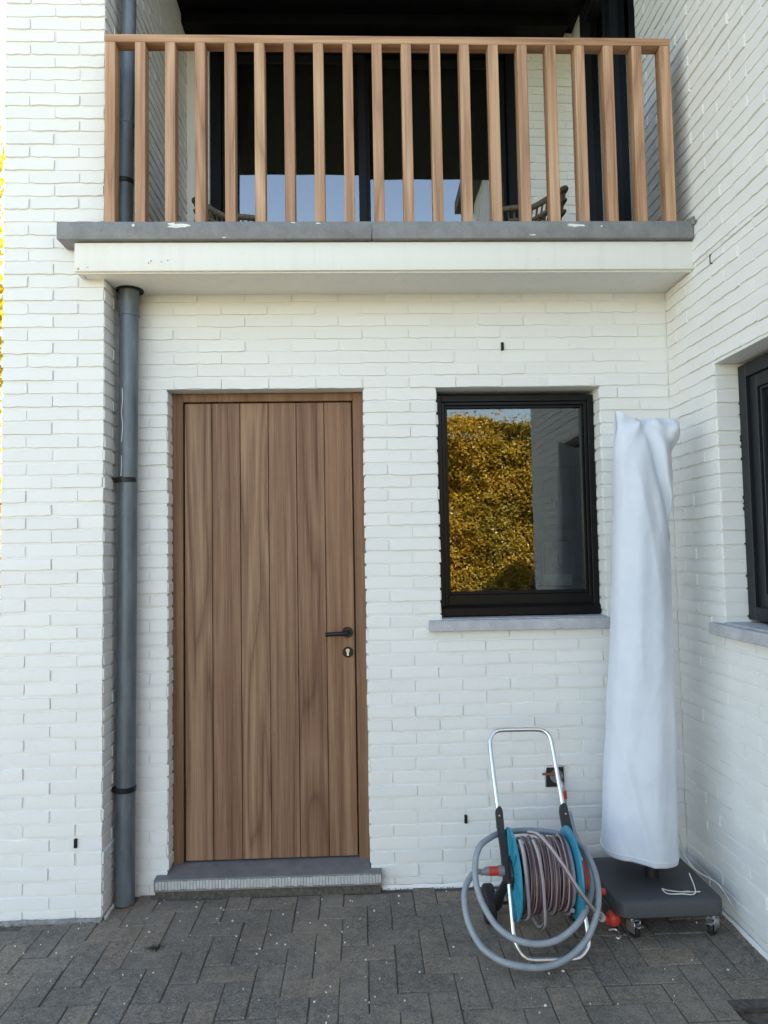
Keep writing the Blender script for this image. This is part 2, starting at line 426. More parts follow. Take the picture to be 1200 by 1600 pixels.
for i in range(-50, 26):
    for j in range(-47, 8):
        k = (i - j) % 4
        if k == 0: cx, cy, var, lx, ly = PX0 + (i + 1) * U, PY0 + (j - .5) * U, PVH, U, U / 2
        elif k == 2: cx, cy, var, lx, ly = PX0 + (i + .5) * U, PY0 + (j - 1) * U, PVV, U / 2, U
        else: continue
        if cy > -.02 or cx < -3.1 or cx > 4.4 or cy < -5.5: continue
        if cx > XR + .08: continue
        if XPL < cx < XP and cy > YP + .02: continue
        if DRAIN[0] < cx + lx * .6 and cx - lx * .6 < DRAIN[1] and DRAIN[2] < cy + ly * .6 and cy - ly * .6 < DRAIN[3]:
            for (ox, oy) in (((-U / 2, 0), (U / 2, 0)) if k == 0 else ((0, -U / 2), (0, U / 2))):
                qx, qy = cx + ox, cy + oy
                # cut stones around the drain
                if qx < DRAIN[0] - .01 or qy > DRAIN[3] + .01 or qy < DRAIN[2] - .01:
                    ax0, ax1 = qx - U / 2, min(qx + U / 2, DRAIN[0] + .004) if DRAIN[2] < qy < DRAIN[3] else qx + U / 2
                    link('paver', PVQ, paving, Matrix.Translation(((ax0 + ax1) / 2, qy, -.0265)) @ Matrix.Diagonal(((ax1 - ax0) / U, 1, 1, 1)))
            continue
        dip = -.006 * max(0, noise.noise(Vector((cx * 1.3, cy * 1.3, 1))))
        M = Matrix.Translation((cx, cy, -.0265 + rp.uniform(-.0016, .0016) + dip)) @ Matrix.Rotation(rp.uniform(-.008, .008), 4, 'Z') @ Matrix.Rotation(rp.uniform(-.008, .008), 4, 'X') @ Matrix.Rotation(rp.uniform(-.006, .006), 4, 'Y')
        if cy > -1.15 and -.95 < cx: link('paver', rp.choice(var), paving, M)
        else:
            far_pav.add([v.co for v in var[0].vertices], [tuple(p.vertices) for p in var[0].polygons], 0, False, M)
tag(far_pav.build('paver_field', PAVER, paving), kind='stuff')

# ------------------------------------------------------------------ house
house = thing('house', (.9, 0, 0), 'white painted brick house with wooden door, dark windows and balcony', 'house')
BL, BH = .223, .0598
ZOFF = 2.318 - 38 * BH
def brick_mesh(L, seed):
    """front sheet with uneven outline and rounded arrises, local x along the course, y out of the wall, z up"""
    rnd = random.Random(seed); nx = 6 if L > .15 else 4
    H = .0512; hl = (L - .0026) / 2
    def P(i, jj, inset, y):
        x = -hl + 2 * hl * i / nx; z = (-H / 2, 0, H / 2)[jj]
        return x, z
    wob_b = [rnd.uniform(-.0020, .0028) for _ in range(nx + 1)]; wob_t = [rnd.uniform(-.0028, .0014) for _ in range(nx + 1)]
    vs_, fs = [], []
    slump = rnd.uniform(-.0010, .0010)
    for jj in range(3):
        for i in range(nx + 1):
            x, z = P(i, jj, 0, 0)
            fx = min(1, max(-1, x / hl)); x2 = x - (.0014 if i == nx else -.0014 if i == 0 else 0) + rnd.uniform(-.0015, .0015)
            if jj == 0: z = z + .0017 + wob_b[i]
            if jj == 2: z = z - .0030 + wob_t[i]
            if i in (0, nx): z *= .96
            y = .0024 + rnd.uniform(-.0008, .0008) + slump * fx * .8
            if jj == 2: y -= .0006
            vs_.append((x2, y, z))
    W = nx + 1
    for jj in range(2):
        for i in range(nx): fs.append((jj * W + i + 1, jj * W + i, (jj + 1) * W + i, (jj + 1) * W + i + 1))
    ring = [i for i in range(W)] + [W + nx] + [2 * W + i for i in range(nx, -1, -1)] + [W]
    o = len(vs_)
    for r in ring:
        x, y, z = vs_[r]; jj = r // W; i = r % W
        bx = x + (.0018 if i == nx else -.0018 if i == 0 else 0); bz = z + (-.0012 if jj == 0 else 0.0040 if jj == 2 else 0)
        vs_.append((bx, -.006, bz))
    m = len(ring)
    for a in range(m): b = (a + 1) % m; fs.append((ring[a], ring[b], o + b, o + a))
    return MB().add(vs_, fs, 0, True)
def mk(mb, name):
    me = mb.mesh(name, WHITE)
    return me
BRF = [(brick_mesh(BL, 100 + i), mk(brick_mesh(BL, 100 + i), 'brick_full')) for i in range(16)]
BRH = [(brick_mesh(BL / 2, 200 + i), mk(brick_mesh(BL / 2, 200 + i), 'brick_half')) for i in range(10)]
for lst in (BRF, BRH):
    for mb, me in lst: me.set_sharp_from_angle(angle=R(27))
rb = random.Random(21)
def lay(wall, org, udir, ndir, u0, u1, z0, z1, holes=(), anchor=0.0, vis=None, proud=(0, 0), swap=0, fade=None):
    """bricks of one face, course by course: org + u*udir + z*Z, standing out along ndir"""
    org, ud, nd = Vector(org), Vector(udir), Vector(ndir)
    stuff = MB(); cnt = 0
    r0 = int(math.floor((z0 - ZOFF) / BH)); r1 = int(math.ceil((z1 - ZOFF) / BH))
    for r in range(r0, r1):
        zb = ZOFF + r * BH; zt = zb + BH
        lo, hi = max(zb, z0), min(zt, z1)
        if hi - lo < .012: continue
        ivs = [(u0, u1)]
        for (a, b, c, d) in holes:
            if zb + BH * .5 < c or zb + BH * .5 > d: continue
            new = []
            for p, q in ivs:
                if b <= p or a >= q: new.append((p, q)); continue
                if a > p: new.append((p, a))
                if b < q: new.append((b, q))
            ivs = new
        ph = anchor + (0 if (r + swap) % 2 == 0 else BL / 2)
        for p, q in ivs:
            cuts = [p]
            k = math.ceil((p - ph) / BL + 1e-6)
            while ph + k * BL < q - 1e-6: cuts.append(ph + k * BL); k += 1
            cuts.append(q)
            i = 1
            while len(cuts) > 2 and cuts[1] - cuts[0] < .045: cuts.pop(1)
            while len(cuts) > 2 and cuts[-1] - cuts[-2] < .045: cuts.pop(-2)
            for a, b in zip(cuts, cuts[1:]):
                if b - a < .02: continue
                L = b - a; full = L > .16
                mb, me = rb.choice(BRF if full else BRH); nom = BL if full else BL / 2
                uc, zc = (a + b) / 2, (lo + hi) / 2
                c = org + ud * uc + Vector((0, 0, zc + rb.uniform(-.0011, .0011))) + nd * (rb.uniform(-.0034, .0018) + (fade(uc, zc) if fade else 0))
                X = ud; Z = Vector((0, 0, 1)); Y = nd
                M = Matrix(((X.x, Y.x, Z.x, c.x), (X.y, Y.y, Z.y, c.y), (X.z, Y.z, Z.z, c.z), (0, 0, 0, 1)))
                fl = rb.choice((1, 1, -1)) if ud.cross(nd).z > 0 else rb.choice((1, 1, -1))
                M = M @ Matrix.Rotation(rb.uniform(-.006, .006), 4, 'Y') @ Matrix.Diagonal((L / nom * (rb.uniform(.955, .98) if rb.random() < .3 else 1), 1, (hi - lo) / BH, 1))
                if vis is None or vis(uc, zc): link('brick', me, wall, M); cnt += 1
                else: stuff.add(mb.v, mb.f, 0, True, M)
    if stuff.v:
        o = stuff.build('brickwork', WHITE, wall); o.data.set_sharp_from_angle(angle=R(27)); tag(o, kind='stuff')
    return cnt
E_ = .0045     # mortar lies this far behind the nominal brick face
def part_fade(u, z):   # thicker paint just under the balcony: shallower relief
    return -.0022 if z > 2.35 else 0

# recessed ground-floor wall with door and window openings
XW0, XW1, ZW0, ZW1 = 1.276, 2.064, 1.213, 2.318
ZL = 2.319; ZTH = .100
w = MB()
yb0, yb1 = E_, .30
w.box(XP - .1, XD0 - E_, yb0, yb1, -.05, ZS + .05)
w.box(XD0 - E_, XD1 + E_, yb0, yb1, ZL + E_, ZS + .05)
w.box(XD1 + E_, XW0 - E_, yb0, yb1, -.05, ZS + .05)
w.box(XW0 - E_, XW1 + E_, yb0, yb1, ZW1 + E_, ZS + .05)
w.box(XW0 - E_, XW1 + E_, yb0, yb1, -.05, ZW0 - .045)
w.box(XW1 + E_, XR + .1, yb0, yb1, -.05, ZS + .05)
wall_main = w.build('wall', WHITE, house)
wall_main['label'] = 'recessed ground floor wall around the door and window'
n1 = lay(wall_main, (0, 0, 0), (1, 0, 0), (0, -1, 0), XP, XR, .004, ZS + .03, holes=[(XD0, XD1, -.1, ZL), (XW0, XW1, ZW0 - .03, ZW1)], anchor=XD1, fade=part_fade,
    vis=lambda u, z: not (1.93 < u and .22 < z < 2.0 and u < 2.26) and not (u < -.13))
# reveals
lay(wall_main, (XD0, 0, 0), (0, 1, 0), (1, 0, 0), 0.0, .10, .1, ZL, anchor=0, vis=lambda u, z: True)
lay(wall_main, (XD1, 0, 0), (0, 1, 0), (-1, 0, 0), 0.0, .10, .1, ZL, anchor=0, vis=lambda u, z: False)
lay(wall_main, (XW1, 0, 0), (0, 1, 0), (-1, 0, 0), 0.0, .10, ZW0, ZW1, anchor=0, vis=lambda u, z: True)
lay(wall_main, (XW0, 0, 0), (0, 1, 0), (1, 0, 0), 0.0, .10, ZW0, ZW1, anchor=0, vis=lambda u, z: False)

# left pier / upper left wall
w = MB().box(XPL + E_, XP - E_, YP + E_, 7.9, -.05, 5.35)
wall_left = w.build('wall', WHITE, house); wall_left['label'] = 'narrow brick pier and balcony side wall at the left'
n2 = lay(wall_left, (0, YP, 0), (1, 0, 0), (0, -1, 0), XPL, XP, .004, 5.3, anchor=XPL, vis=lambda u, z: z < 4.15)
lay(wall_left, (XP, 0, 0), (0, 1, 0), (1, 0, 0), YP + .002, 0.0, .004, ZS, anchor=YP, swap=1, vis=lambda u, z: True)
n2b = lay(wall_left, (XP, 0, 0), (0, 1, 0), (1, 0, 0), YP + .002, 1.32, ZCT - .1, 5.1, anchor=YP, swap=1, vis=lambda u, z: 3.0 < z < 4.9 and u > -.1 and z < 3.2 + 1.6 * (u + .4))
lay(wall_left, (XPL, 0, 0), (0, 1, 0), (-1, 0, 0), YP, 3.0, .004, 5.3, anchor=YP, swap=1, vis=lambda u, z: False)

# right wing wall with its window
YRW0, YRW1, ZR0, ZR1 = -1.62, -.437, 1.223, 2.306
w = MB(); x0, x1 = XR + E_, XR + .32
w.box(x0, x1, YRW1 + E_, .245, -.05, 5.9); w.box(x0, x1, -2.5 + E_, YRW0 - E_, -.05, 5.9)
w.box(x0, x1, YRW0 - E_, YRW1 + E_, ZR1 + E_, 5.9); w.box(x0, x1, YRW0 - E_, YRW1 + E_, -.05, ZR0 - .045)
wall_right = w.build('wall', WHITE, house); wall_right['label'] = 'side wall of the right wing, turned towards the door'
n3 = lay(wall_right, (XR, 0, 0), (0, 1, 0), (-1, 0, 0), -2.5, 0.0, .004, ZS, holes=[(YRW0, YRW1, ZR0 - .03, ZR1)], anchor=YRW1, vis=lambda u, z: u > -.80)
n3 += lay(wall_right, (XR, 0, 0), (0, 1, 0), (-1, 0, 0), -2.5, 0.235, ZS + .001, 5.85, anchor=YRW1, vis=lambda u, z: u > -.85 and z < 4.4)
lay(wall_right, (0, YRW1, 0), (1, 0, 0), (0, -1, 0), XR + .002, XR + .115, ZR0, ZR1, anchor=XR, vis=lambda u, z: True)
lay(wall_right, (0, YRW0, 0), (1, 0, 0), (0, 1, 0), XR + .002, XR + .115, ZR0, ZR1, anchor=XR, vis=lambda u, z: False)
# wing front end
MB().box(XR + .32, 6.5, -2.5 + E_, -2.2, -.05, 5.9).build('wall', WHITE, house)

# balcony back wall: return at the left, brick pier at the right
YB = 1.32
w = MB(); w.box(XP - .02, -.075, YB, YB + .3, 2.8, 5.15)
wall_ret = w.build('wall', WHITE, house); wall_ret['label'] = 'smooth return of the wall beside the balcony doors'
w = MB(); w.box(2.02, 2.80, YB + E_, YB + .3, 2.8, 5.15)
wall_bp = w.build('wall', WHITE, house); wall_bp['label'] = 'brick pier at the right end of the balcony doors'
n4 = lay(wall_bp, (0, YB, 0), (1, 0, 0), (0, -1, 0), 2.02, 2.50, ZCT - .1, 5.1, anchor=2.02, vis=lambda u, z: u < 2.42)
w = MB().box(XR + .012, XR + .3, 1.13, YB, 2.8, 5.15)
w.build('wall', WHITE, house)

# balcony slab, coping stones, floor
s_ = MB().box(-.321, XR + .02, -.294, .29, ZS, ZFT, .004, 2)
slab = s_.build('balcony_slab', CREAM, house); slab['label'] = 'cream rendered balcony slab with shallow drip edge'
MB().box(-.315, XR, -.278, -.262, ZS - .006, ZS + .01).build('drip_edge', CREAM, slab)
MB().box(-.315, -.299, -.262, -.21, ZS - .006, ZS + .01).build('drip_edge', CREAM, slab)
cs = []
for a, b in ((-.388, .9695), (.9725, XR - .004)):
    cs.append(MB().box(a, b, -.317, -.06 if a > 0 else -.203, ZCB, ZCT, .003, 2).build('coping_stone', COPING, slab))
MB().box(XP, .9695, -.2035, -.06, ZCB + .001, ZCT - .002).build('coping_stone', COPING, slab)
MB().box(-.30, XR, -.285, .1, ZFT, ZCB + .001).build('mortar_bed', MORTARG, slab)
MB().box(XP - .01, XR + .02, -.06, 1.6, 2.80, 2.90).build('balcony_floor', COPING, house)
rs = random.Random(5)
def blot(cx, cz, lx, lz, y=-.3182, n=14):
    pts = []
    for k in range(n):
        a = 2 * math.pi * k / n; f = rs.uniform(.55, 1.1)
        pts.append((cx + math.cos(a) * lx * f, y, cz + math.sin(a) * lz * f))
    b = MB(); b.v = [(cx, y - .0006, cz)] + pts; b.f = [(0, (k + 1) % n + 1, k + 1) for k in range(n)]; b.mi = [0] * n; b.sm = [False] * n
    return b
for (u, wv, lx, lz) in ((280, 353, .055, .010), (900, 352, .045, .009), (268, 350, .02, .006), (940, 353, .006, .004), (497, 349, .012, .004), (208, 352, .008, .007), (458, 348, .012, .003), (833, 367, .018, .003), (350, 371, .012, .003)):
    p = atY(u, wv, -.3182); blot(p.x, p.z, lx, lz).build('paint_smear', FLECK, cs[0] if p.x < .97 else cs[1])
for (u, wv, lx, lz) in ((232, 411, .004, .003), (236, 408, .003, .004), (252, 409, .003, .003), (262, 407, .003, .003), (122, 420, .005, .004), (137, 418, .006, .002)):
    p = atY(u, wv, -.2952); blot(p.x, p.z, lx, lz, -.2952).build('paint_chip', MORTARG, slab)
# bent lead flap at the right end of the coping
fl = MB(); p = [atX(1070, 347, 2.392), atX(1085, 338, 2.40), atX(1087, 350, 2.402), atX(1078, 352, 2.395)]
fl.v = [tuple(q) for q in p] + [(q.x - .004, q.y - .004, q.z + .001) for q in p]
fl.f = [(0, 1, 2, 3), (7, 6, 5, 4), (0, 4, 5, 1), (1, 5, 6, 2), (2, 6, 7, 3), (3, 7, 4, 0)]; fl.mi = [0] * 6; fl.sm = [False] * 6
fl.build('flashing_flap', MORTARG, slab)

# balcony ceiling boards and roof
y = -.42; i = 0
while y < 1.5:
    MB().box(XP - .005, XR + .05, y, y + .1435, 5.1, 5.122, .001).build('ceiling_board', DARKBOARD, house); y += .145
MB().box(XP - .005, XR + .3, -.42, 1.6, 5.125, 5.15).build('ceiling_deck', DARKBOARD, house)
MB().box(XP + .002, 2.345, 1.16, YB - .002, 5.03, 5.099, .003).build('header_beam', DARKBOARD, house)
rf = MB()
rf.v = [(-1.0, -.44, 5.16), (2.9, -.44, 5.16), (2.9, 8.4, 5.16), (-1.0, 8.4, 5.16), (-1.0, -.44, 5.36), (2.9, -.44, 5.36), (2.9, 8.4, 5.36), (-1.0, 8.4, 5.36), (-1.0, 3.9, 7.6), (2.9, 3.9, 7.6)]
rf.f = [(0, 3, 2, 1), (0, 1, 5, 4), (2, 3, 7, 6), (0, 4, 8, 7, 3), (1, 2, 6, 9, 5), (4, 5, 9, 8), (6, 7, 8, 9)]; rf.mi = [0] * 7; rf.sm = [False] * 7
roof = rf.build('roof', ROOFT, house)
MB().tube([(-1.0, -.51, 5.32), (2.18, -.51, 5.32)], .06, 12).build('gutter', ZINC, roof)
rf = MB()
rf.v = [(2.2, -2.75, 5.9), (7, -2.75, 5.9), (7, 8.4, 5.9), (2.2, 8.4, 5.9), (2.2, -2.75, 6.05), (7, -2.75, 6.05), (7, 8.4, 6.05), (2.2, 8.4, 6.05), (4.6, -2.75, 7.6), (4.6, 8.4, 7.6)]
rf.f = [(0, 3, 2, 1), (0, 1, 5, 8, 4), (2, 3, 7, 9, 6), (3, 0, 4, 7), (1, 2, 6, 5), (4, 8, 9, 7), (8, 5, 6, 9)]; rf.mi = [0] * 7; rf.sm = [False] * 7
rf.build('roof', ROOFT, house)
# outer shell at the back and far side
MB().box(XPL + .01, 6.5, 7.9, 8.1, -.05, 5.9).build('wall', WHITE, house)
MB().box(6.2, 6.5, -2.2, 7.9, -.05, 5.9).build('wall', WHITE, house)
# rooms behind the panes
MB().box(XP, 6.2, .30, 7.9, -.045, -.005).build('room_floor', ROOMF, house)
MB().box(XP, 6.2, .305, 7.9, 2.62, 2.80).build('room_ceiling', ROOM, house)
MB().box(XP, 6.2, 3.6, 3.7, 0, 2.62).build('room_partition', ROOM, house)
MB().box(1.04, 1.12, .305, 3.6, 0, 2.62).build('room_partition', ROOMD, house)
MB().box(XP, 2.9, 4.6, 4.7, 2.8, 5.15).build('room_partition', ROOMD, house)
MB().box(2.80, 2.9, YB + .3, 4.6, 2.8, 5.15).build('room_partition', ROOMD, house)
MB().box(XR + .3, 6.2, -2.2, .1, 2.62, 2.80).build('room_ceiling', ROOM, house)
MB().box(4.6, 4.7, -2.2, .30, 0, 2.62).build('room_partition', ROOMD, house)

# ---- door
YD = .098
dr = MB()
dr.box(XD0 - .003, .050, YD - .012, YD + .06, .090, ZL + .002, .002); dr.box(.872, XD1 + .003, YD - .012, YD + .06, .090, ZL + .002, .002)
dr.box(.0503, .8717, YD - .012, YD + .06, 2.281, ZL + .001, .002)
door = dr.build('door', FRAMEWOOD, house)
MB().box(.05, .872, YD + .030, YD + .06, .10, 2.282).build('door_core', BLACKPL, door)
px = [.0555, .1875, .3235, .4595, .5955, .7315, .8665]
for k, (a, b) in enumerate(zip(px, px[1:])):
    MB().box(a + .0012, b - .0012, YD - .002 + rs.uniform(-.0006, .0006), YD + .031, .106, 2.275, .0022).build('plank', DOORWOOD if k in (0, 2, 4) else DOORWOODS, door)
hz = atY(543, 988, .09)
hd = MB(); hc = Vector((hz.x, YD - .003, hz.z))
hd.lathe([(.0235, .003), (.0255, .001), (.0255, -.006), (.0235, -.0085)], 'Y', 32, (hc.x, hc.y - 0, hc.z))
hd.tube(smooth_path([(hc.x, hc.y - .004, hc.z), (hc.x, hc.y - .034, hc.z), (hc.x - .004, hc.y - .046, hc.z), (hc.x - .014, hc.y - .052, hc.z - .001), (hc.x - .06, hc.y - .052, hc.z - .002), (hc.x - .104, hc.y - .052, hc.z - .004)], 6), [.0105] * 31, 14)
h_ = hd.build('handle', BLACKMETAL, door); h_['label'] = 'matt black lever handle on a round rose'
kz = atY(543.5, 1019, .09)
kp = MB().lathe([(.0235, .003), (.0255, .001), (.0255, -.004), (.0235, -.006)], 'Y', 32, (kz.x, YD - .003, kz.z)).build('lock_plate', BLACKMETAL, door)
kc = MB().lathe([(.0088, .002), (.0088, -.0035), (.008, -.0042)], 'Y', 20, (kz.x, YD - .0085, kz.z + .008)); kc.box(kz.x - .005, kz.x + .005, YD - .0122, YD - .006, kz.z - .017, kz.z + .004, .0015)
kc.build('lock_cylinder', BRASS, door)
MB().box(kz.x - .0012, kz.x + .0012, YD - .0135, YD - .0122, kz.z + .004, kz.z + .0125).build('keyhole', HOLE, door)
# ---- threshold
th = MB()
zf, zbk = .088, .101
pf = [(-.050, -.052), (.973, -.052), (.973, -.0045), (XD1 - .001, -.0045), (XD1 - .001, .16), (XD0 + .001, .16), (XD0 + .001, -.0045), (-.050, -.0045)]
def zt(yv): return zf + (zbk - zf) * max(0, min(1, (yv + .052) / .2))
th.v = [(a, b, .034) for a, b in pf] + [(a, b, zt(b)) for a, b in pf]; n = len(pf)
th.f = [tuple(range(n))[::-1], tuple(range(n, 2 * n))] + [(k, (k + 1) % n, n + (k + 1) % n, n + k) for k in range(n)]; th.mi = [0] * len(th.f); th.sm = [False] * len(th.f)
bm = bmesh.new(); me_ = th.mesh('tmp', THRESH); bm.from_mesh(me_); bmesh.ops.bevel(bm, geom=bm.edges[:], offset=.0025, segments=1, affect='EDGES')
tho = MB().bm(bm).build('threshold', THRESH, house); tho['label'] = 'worn bluestone threshold under the wooden door'
for k in range(72):      # tooled front edge
    x = -.043 + k * .0141
    MB().box(x + .001, x + .0128 + rs.uniform(-.0008, .0006), -.0530, -.050, .044 + rs.uniform(-.003, .003), .081 + rs.uniform(-.002, .002), .0006).build('tooled_rib', THRESHF, tho)
MB().box(-.045, .968, -.046, .02, -.02, .0345).build('threshold_bed', JOINT, house)

# ---- windows
def window_front():
    fw, y0 = .048, .086
    o = MB()
    # outer frame, three stepped mouldings, wide bottom rail with weather bar
    X0, X1, Z0, Z1 = XW0 + .002, XW1 - .002, ZW0 + .012, ZW1 - .018
    def ring(mb, a, b, c, d, ya, yb_, t, tb=None, bev=.002):
        tb = tb or t
        mb.box(a, a + t, ya, yb_, c, d, bev); mb.box(b - t, b, ya, yb_, c, d, bev)
        mb.box(a + t, b - t, ya + .0004, yb_, d - t, d, bev); mb.box(a + t, b - t, ya + .0004, yb_, c, c + tb, bev)
    ring(o, X0, X1, Z0, Z1, y0, y0 + .07, .030, .050)
    win = o.build('window', BLACKPAINT, house); win['label'] = 'black painted timber window reflecting an autumn hedge'
    q = MB(); ring(q, X0 + .0303, X1 - .0303, Z0 + .0503, Z1 - .0303, y0 + .010, y0 + .07, .016, .048); q.build('sash_frame', BLACKPAINT, win)
    q = MB(); ring(q, X0 + .0466, X1 - .0466, Z0 + .0986, Z1 - .0466, y0 + .022, y0 + .06, .013, .016); q.build('glazing_bead', BLACKPAINT, win)
    q = MB(); q.add([(X0 - .001, y0 - .016, Z0 + .001), (X1 + .001, y0 - .016, Z0 + .001), (X1 + .001, y0 - .016, Z0 + .036), (X0 - .001, y0 - .016, Z0 + .036), (X0 - .001, y0 + .005, Z0 + .001), (X1 + .001, y0 + .005, Z0 + .001), (X1 + .001, y0 + .005, Z0 + .052), (X0 - .001, y0 + .005, Z0 + .052)],
        [(0, 1, 2, 3), (3, 2, 6, 7), (1, 5, 6, 2), (4, 0, 3, 7), (4, 5, 1, 0), (5, 4, 7, 6)]); q.build('weather_bar', BLACKPAINT, win)
    q = MB(); q.box(X0 + .05, X1 - .05, y0 + .036, y0 + .042, Z0 + .1, Z1 - .05); q.build('pane', GLASS, win)
    q = MB(); q.box(XW0 - .061, XW1 + .055, -.042, -.0047, ZW0 - .048, ZW0 + .0015, .0025); q.box(XW0 + .001, XW1 - .001, -.0046, .15, ZW0 - .047, ZW0 + .006, 0)
    sl = q.build('sill', SILL, win)
window_front()
def window_side():
    xf = XR + .098; Y0, Y1, Z0, Z1 = YRW0 + .003, YRW1 - .003, ZR0 + .012, ZR1 - .012
    o = MB()
    def ring(mb, a, b, c, d, xa, xb, t, bev=.002):
        mb.box(xa, xb, a, a + t, c, d, bev); mb.box(xa, xb, b - t, b, c, d, bev)
        mb.box(xa + .0004, xb, a + t, b - t, d - t, d, bev); mb.box(xa + .0004, xb, a + t, b - t, c, c + t, bev)
    ring(o, Y0, Y1, Z0, Z1, xf, xf + .07, .055)
    win = o.build('window', DARKALU, house); win['label'] = 'anthracite window in the side wall at the right edge'
    q = MB(); ring(q, Y0 + .0553, Y1 - .0553, Z0 + .0553, Z1 - .0553, xf + .014, xf + .07, .055); q.build('sash_frame', DARKALU, win)
    q = MB(); ring(q, Y0 + .1106, Y1 - .1106, Z0 + .1106, Z1 - .1106, xf + .024, xf + .06, .012); q.build('glazing_bead', DARKALU, win)
    q = MB(); q.box(xf + .038, xf + .044, Y0 + .1, Y1 - .1, Z0 + .1, Z1 - .1); q.build('pane', GLASS, win)
    q = MB(); q.box(XR - .040, XR - .0047, YRW0 - .055, YRW1 + .062, ZR0 - .052, ZR0 - .004, .0025); q.box(XR - .0046, XR + .17, YRW0 + .001, YRW1 - .001, ZR0 - .051, ZR0 + .002, 0); q.build('sill', SILL, win)
    # ragged sealant left round the frame
    q = MB()
    for k in range(46):
        if rs.random() < .55: continue
        z = ZR0 + .02 + k * .0235 + rs.uniform(-.006, .006); q.box(xf - .003, xf + .004, YRW1 - .006 - rs.uniform(0, .004), YRW1 - .0005, z, z + rs.uniform(.004, .019), .001)
    tag(q.build('sealant', RUBBER, win), kind='stuff')
window_side()
def balcony_doors():
    yg = 1.40; X0, X1, Z0, Z1 = -.075, 2.02, 2.88, 5.095
    o = MB()
    o.box(X0, X0 + .075, yg - .05, yg + .07, Z0, Z1, .003); o.box(X1 - .06, X1, yg - .05, yg + .07, Z0, Z1, .003)
    o.box(X0 + .075, X1 - .06, yg - .049, yg + .07, Z1 - .13, Z1, .003); o.box(X0 + .075, X1 - .06, yg - .049, yg + .07, Z0, Z0 + .08, .003)
    w_ = o.build('balcony_door', BALUFRAME, house); w_['label'] = 'wide black sliding glass doors behind the balcony railing'
    for (a, b, dy) in ((X0 + .078, .985, -.02), (.955, X1 - .063, .022)):
        q = MB(); t = .055; ya, yb_ = yg + dy - .016, yg + dy + .016
        q.box(a, a + t, ya, yb_, Z0 + .081, Z1 - .131, .002); q.box(b - t, b, ya, yb_, Z0 + .081, Z1 - .131, .002)
        q.box(a + t, b - t, ya + .001, yb_ - .001, Z1 - .131 - t, Z1 - .131, .002); q.box(a + t, b - t, ya + .001, yb_ - .001, Z0 + .081, Z0 + .081 + t, .002)
        q.build('sliding_sash', BALUFRAME, w_)
        MB().box(a + t - .003, b - t + .003, yg + dy - .003, yg + dy + .003, Z0 + .13, Z1 - .18).build('pane', GLASSB, w_)
    MB().box(X1 - .105, X1 - .088, yg - .03, yg + .002, 3.86, 4.06, .003).build('pull_handle', BLACKMETAL, w_)
    for (a, b) in ((.17, .93), (1.04, 1.70)): MB().box(a, b, yg + .10, yg + .103, 3.0, 4.97).build('roller_blind', BLIND, w_)
    # curtains
    for (a, b) in ((.0, .16), (1.72, 1.90)):
        q = MB(); n = 40
        for zz in (2.9, 5.0):
            for k in range(n + 1):
                x = a + (b - a) * k / n; q.v.append((x, yg + .16 + .02 * math.sin(k * 1.05), zz))
        for k in range(n): q.f.append((k, k + 1, n + 2 + k, n + 1 + k)); q.mi.append(0); q.sm.append(True)
        c = q.build('curtain', CURT, w_)
        sm = c.modifiers.new('thickness', 'SOLIDIFY'); sm.thickness = .003
    # side glazing in the right wall of the balcony
    o = MB(); xa = XR + .01
    for (a, b, d) in ((.246, .33, .03), (.60, .66, .02), (.70, .735, .012), (1.06, 1.13, .03)):
        o.box(xa - d * .2, xa + .09, a, b, 2.88, 5.095, .003)
    o.box(xa + .002, xa + .088, .33, .60, 4.98, 5.095, .003); o.box(xa + .002, xa + .088, .735, 1.06, 4.98, 5.095, .003)
    o.box(xa + .002, xa + .088, .33, .60, 2.88, 2.96, .003); o.box(xa + .002, xa + .088, .735, 1.06, 2.88, 2.96, .003)
    s2 = o.build('balcony_door', DARKALU, house); s2['label'] = 'dark framed glass door in the balcony side wall'
    for (a, b) in ((.328, .602), (.733, 1.062)): MB().box(xa + .04, xa + .046, a, b, 2.95, 4.99).build('pane', GLASSB, s2)
    MB().box(XR + .25, XR + .3, .245, 1.13, 2.8, 5.15).build('dark_screen', ROOMD, s2)
balcony_doors()
# weep holes in the joints
for (u, wv, pl) in ((785, 541, 'm'), (728, 1280, 'm'), (118, 1318, 'p')):
    y = -.0040 if pl == 'm' else YP - .0040
    p = atY(u, wv, y); MB().box(p.x - .0065, p.x + .0065, y - .004, y + .03, p.z - .019, p.z + .019, .001).build('weep_hole', HOLE, wall_main if pl == 'm' else wall_left)
p = atX(1110, 405, XR - .003); MB().box(XR - .0065, XR + .03, p.y - .0025, p.y + .0025, p.z - .020, p.z + .020, .0008).build('weep_hole', HOLE, wall_right)
# mortar fillet at the foot of the pier and white paint foot of the wall
def fillet(a, b, mat, nrm, h=.03, d=.022):
    a, b, nrm = Vector(a), Vector(b), Vector(nrm); m = MB(); n = 40; 
    for k in range(n + 1):
        p = a.lerp(b, k / n); hh = h * rs.uniform(.7, 1.15); dd = d * rs.uniform(.6, 1.25)
        m.v += [tuple(p + Vector((0, 0, -.02))), tuple(p + nrm * dd + Vector((0, 0, -.02))), tuple(p + nrm * dd * .9 + Vector((0, 0, .003))), tuple(p + nrm * .004 + Vector((0, 0, hh)))]
    for k in range(n):
        for q in range(3): m.f.append((4 * k + q, 4 * k + q + 1, 4 * k + q + 5, 4 * k + q + 4)); m.mi.append(0); m.sm.append(q == 2)
    return m.build('foot_fillet', mat, house)
fillet((XPL, YP - .004, 0), (XP, YP - .004, 0), MORTARG, (0, -1, 0), .012, .018)
fillet((XP + .003, YP, 0), (XP + .003, 0, 0), WHITE, (1, 0, 0), .012, .010)
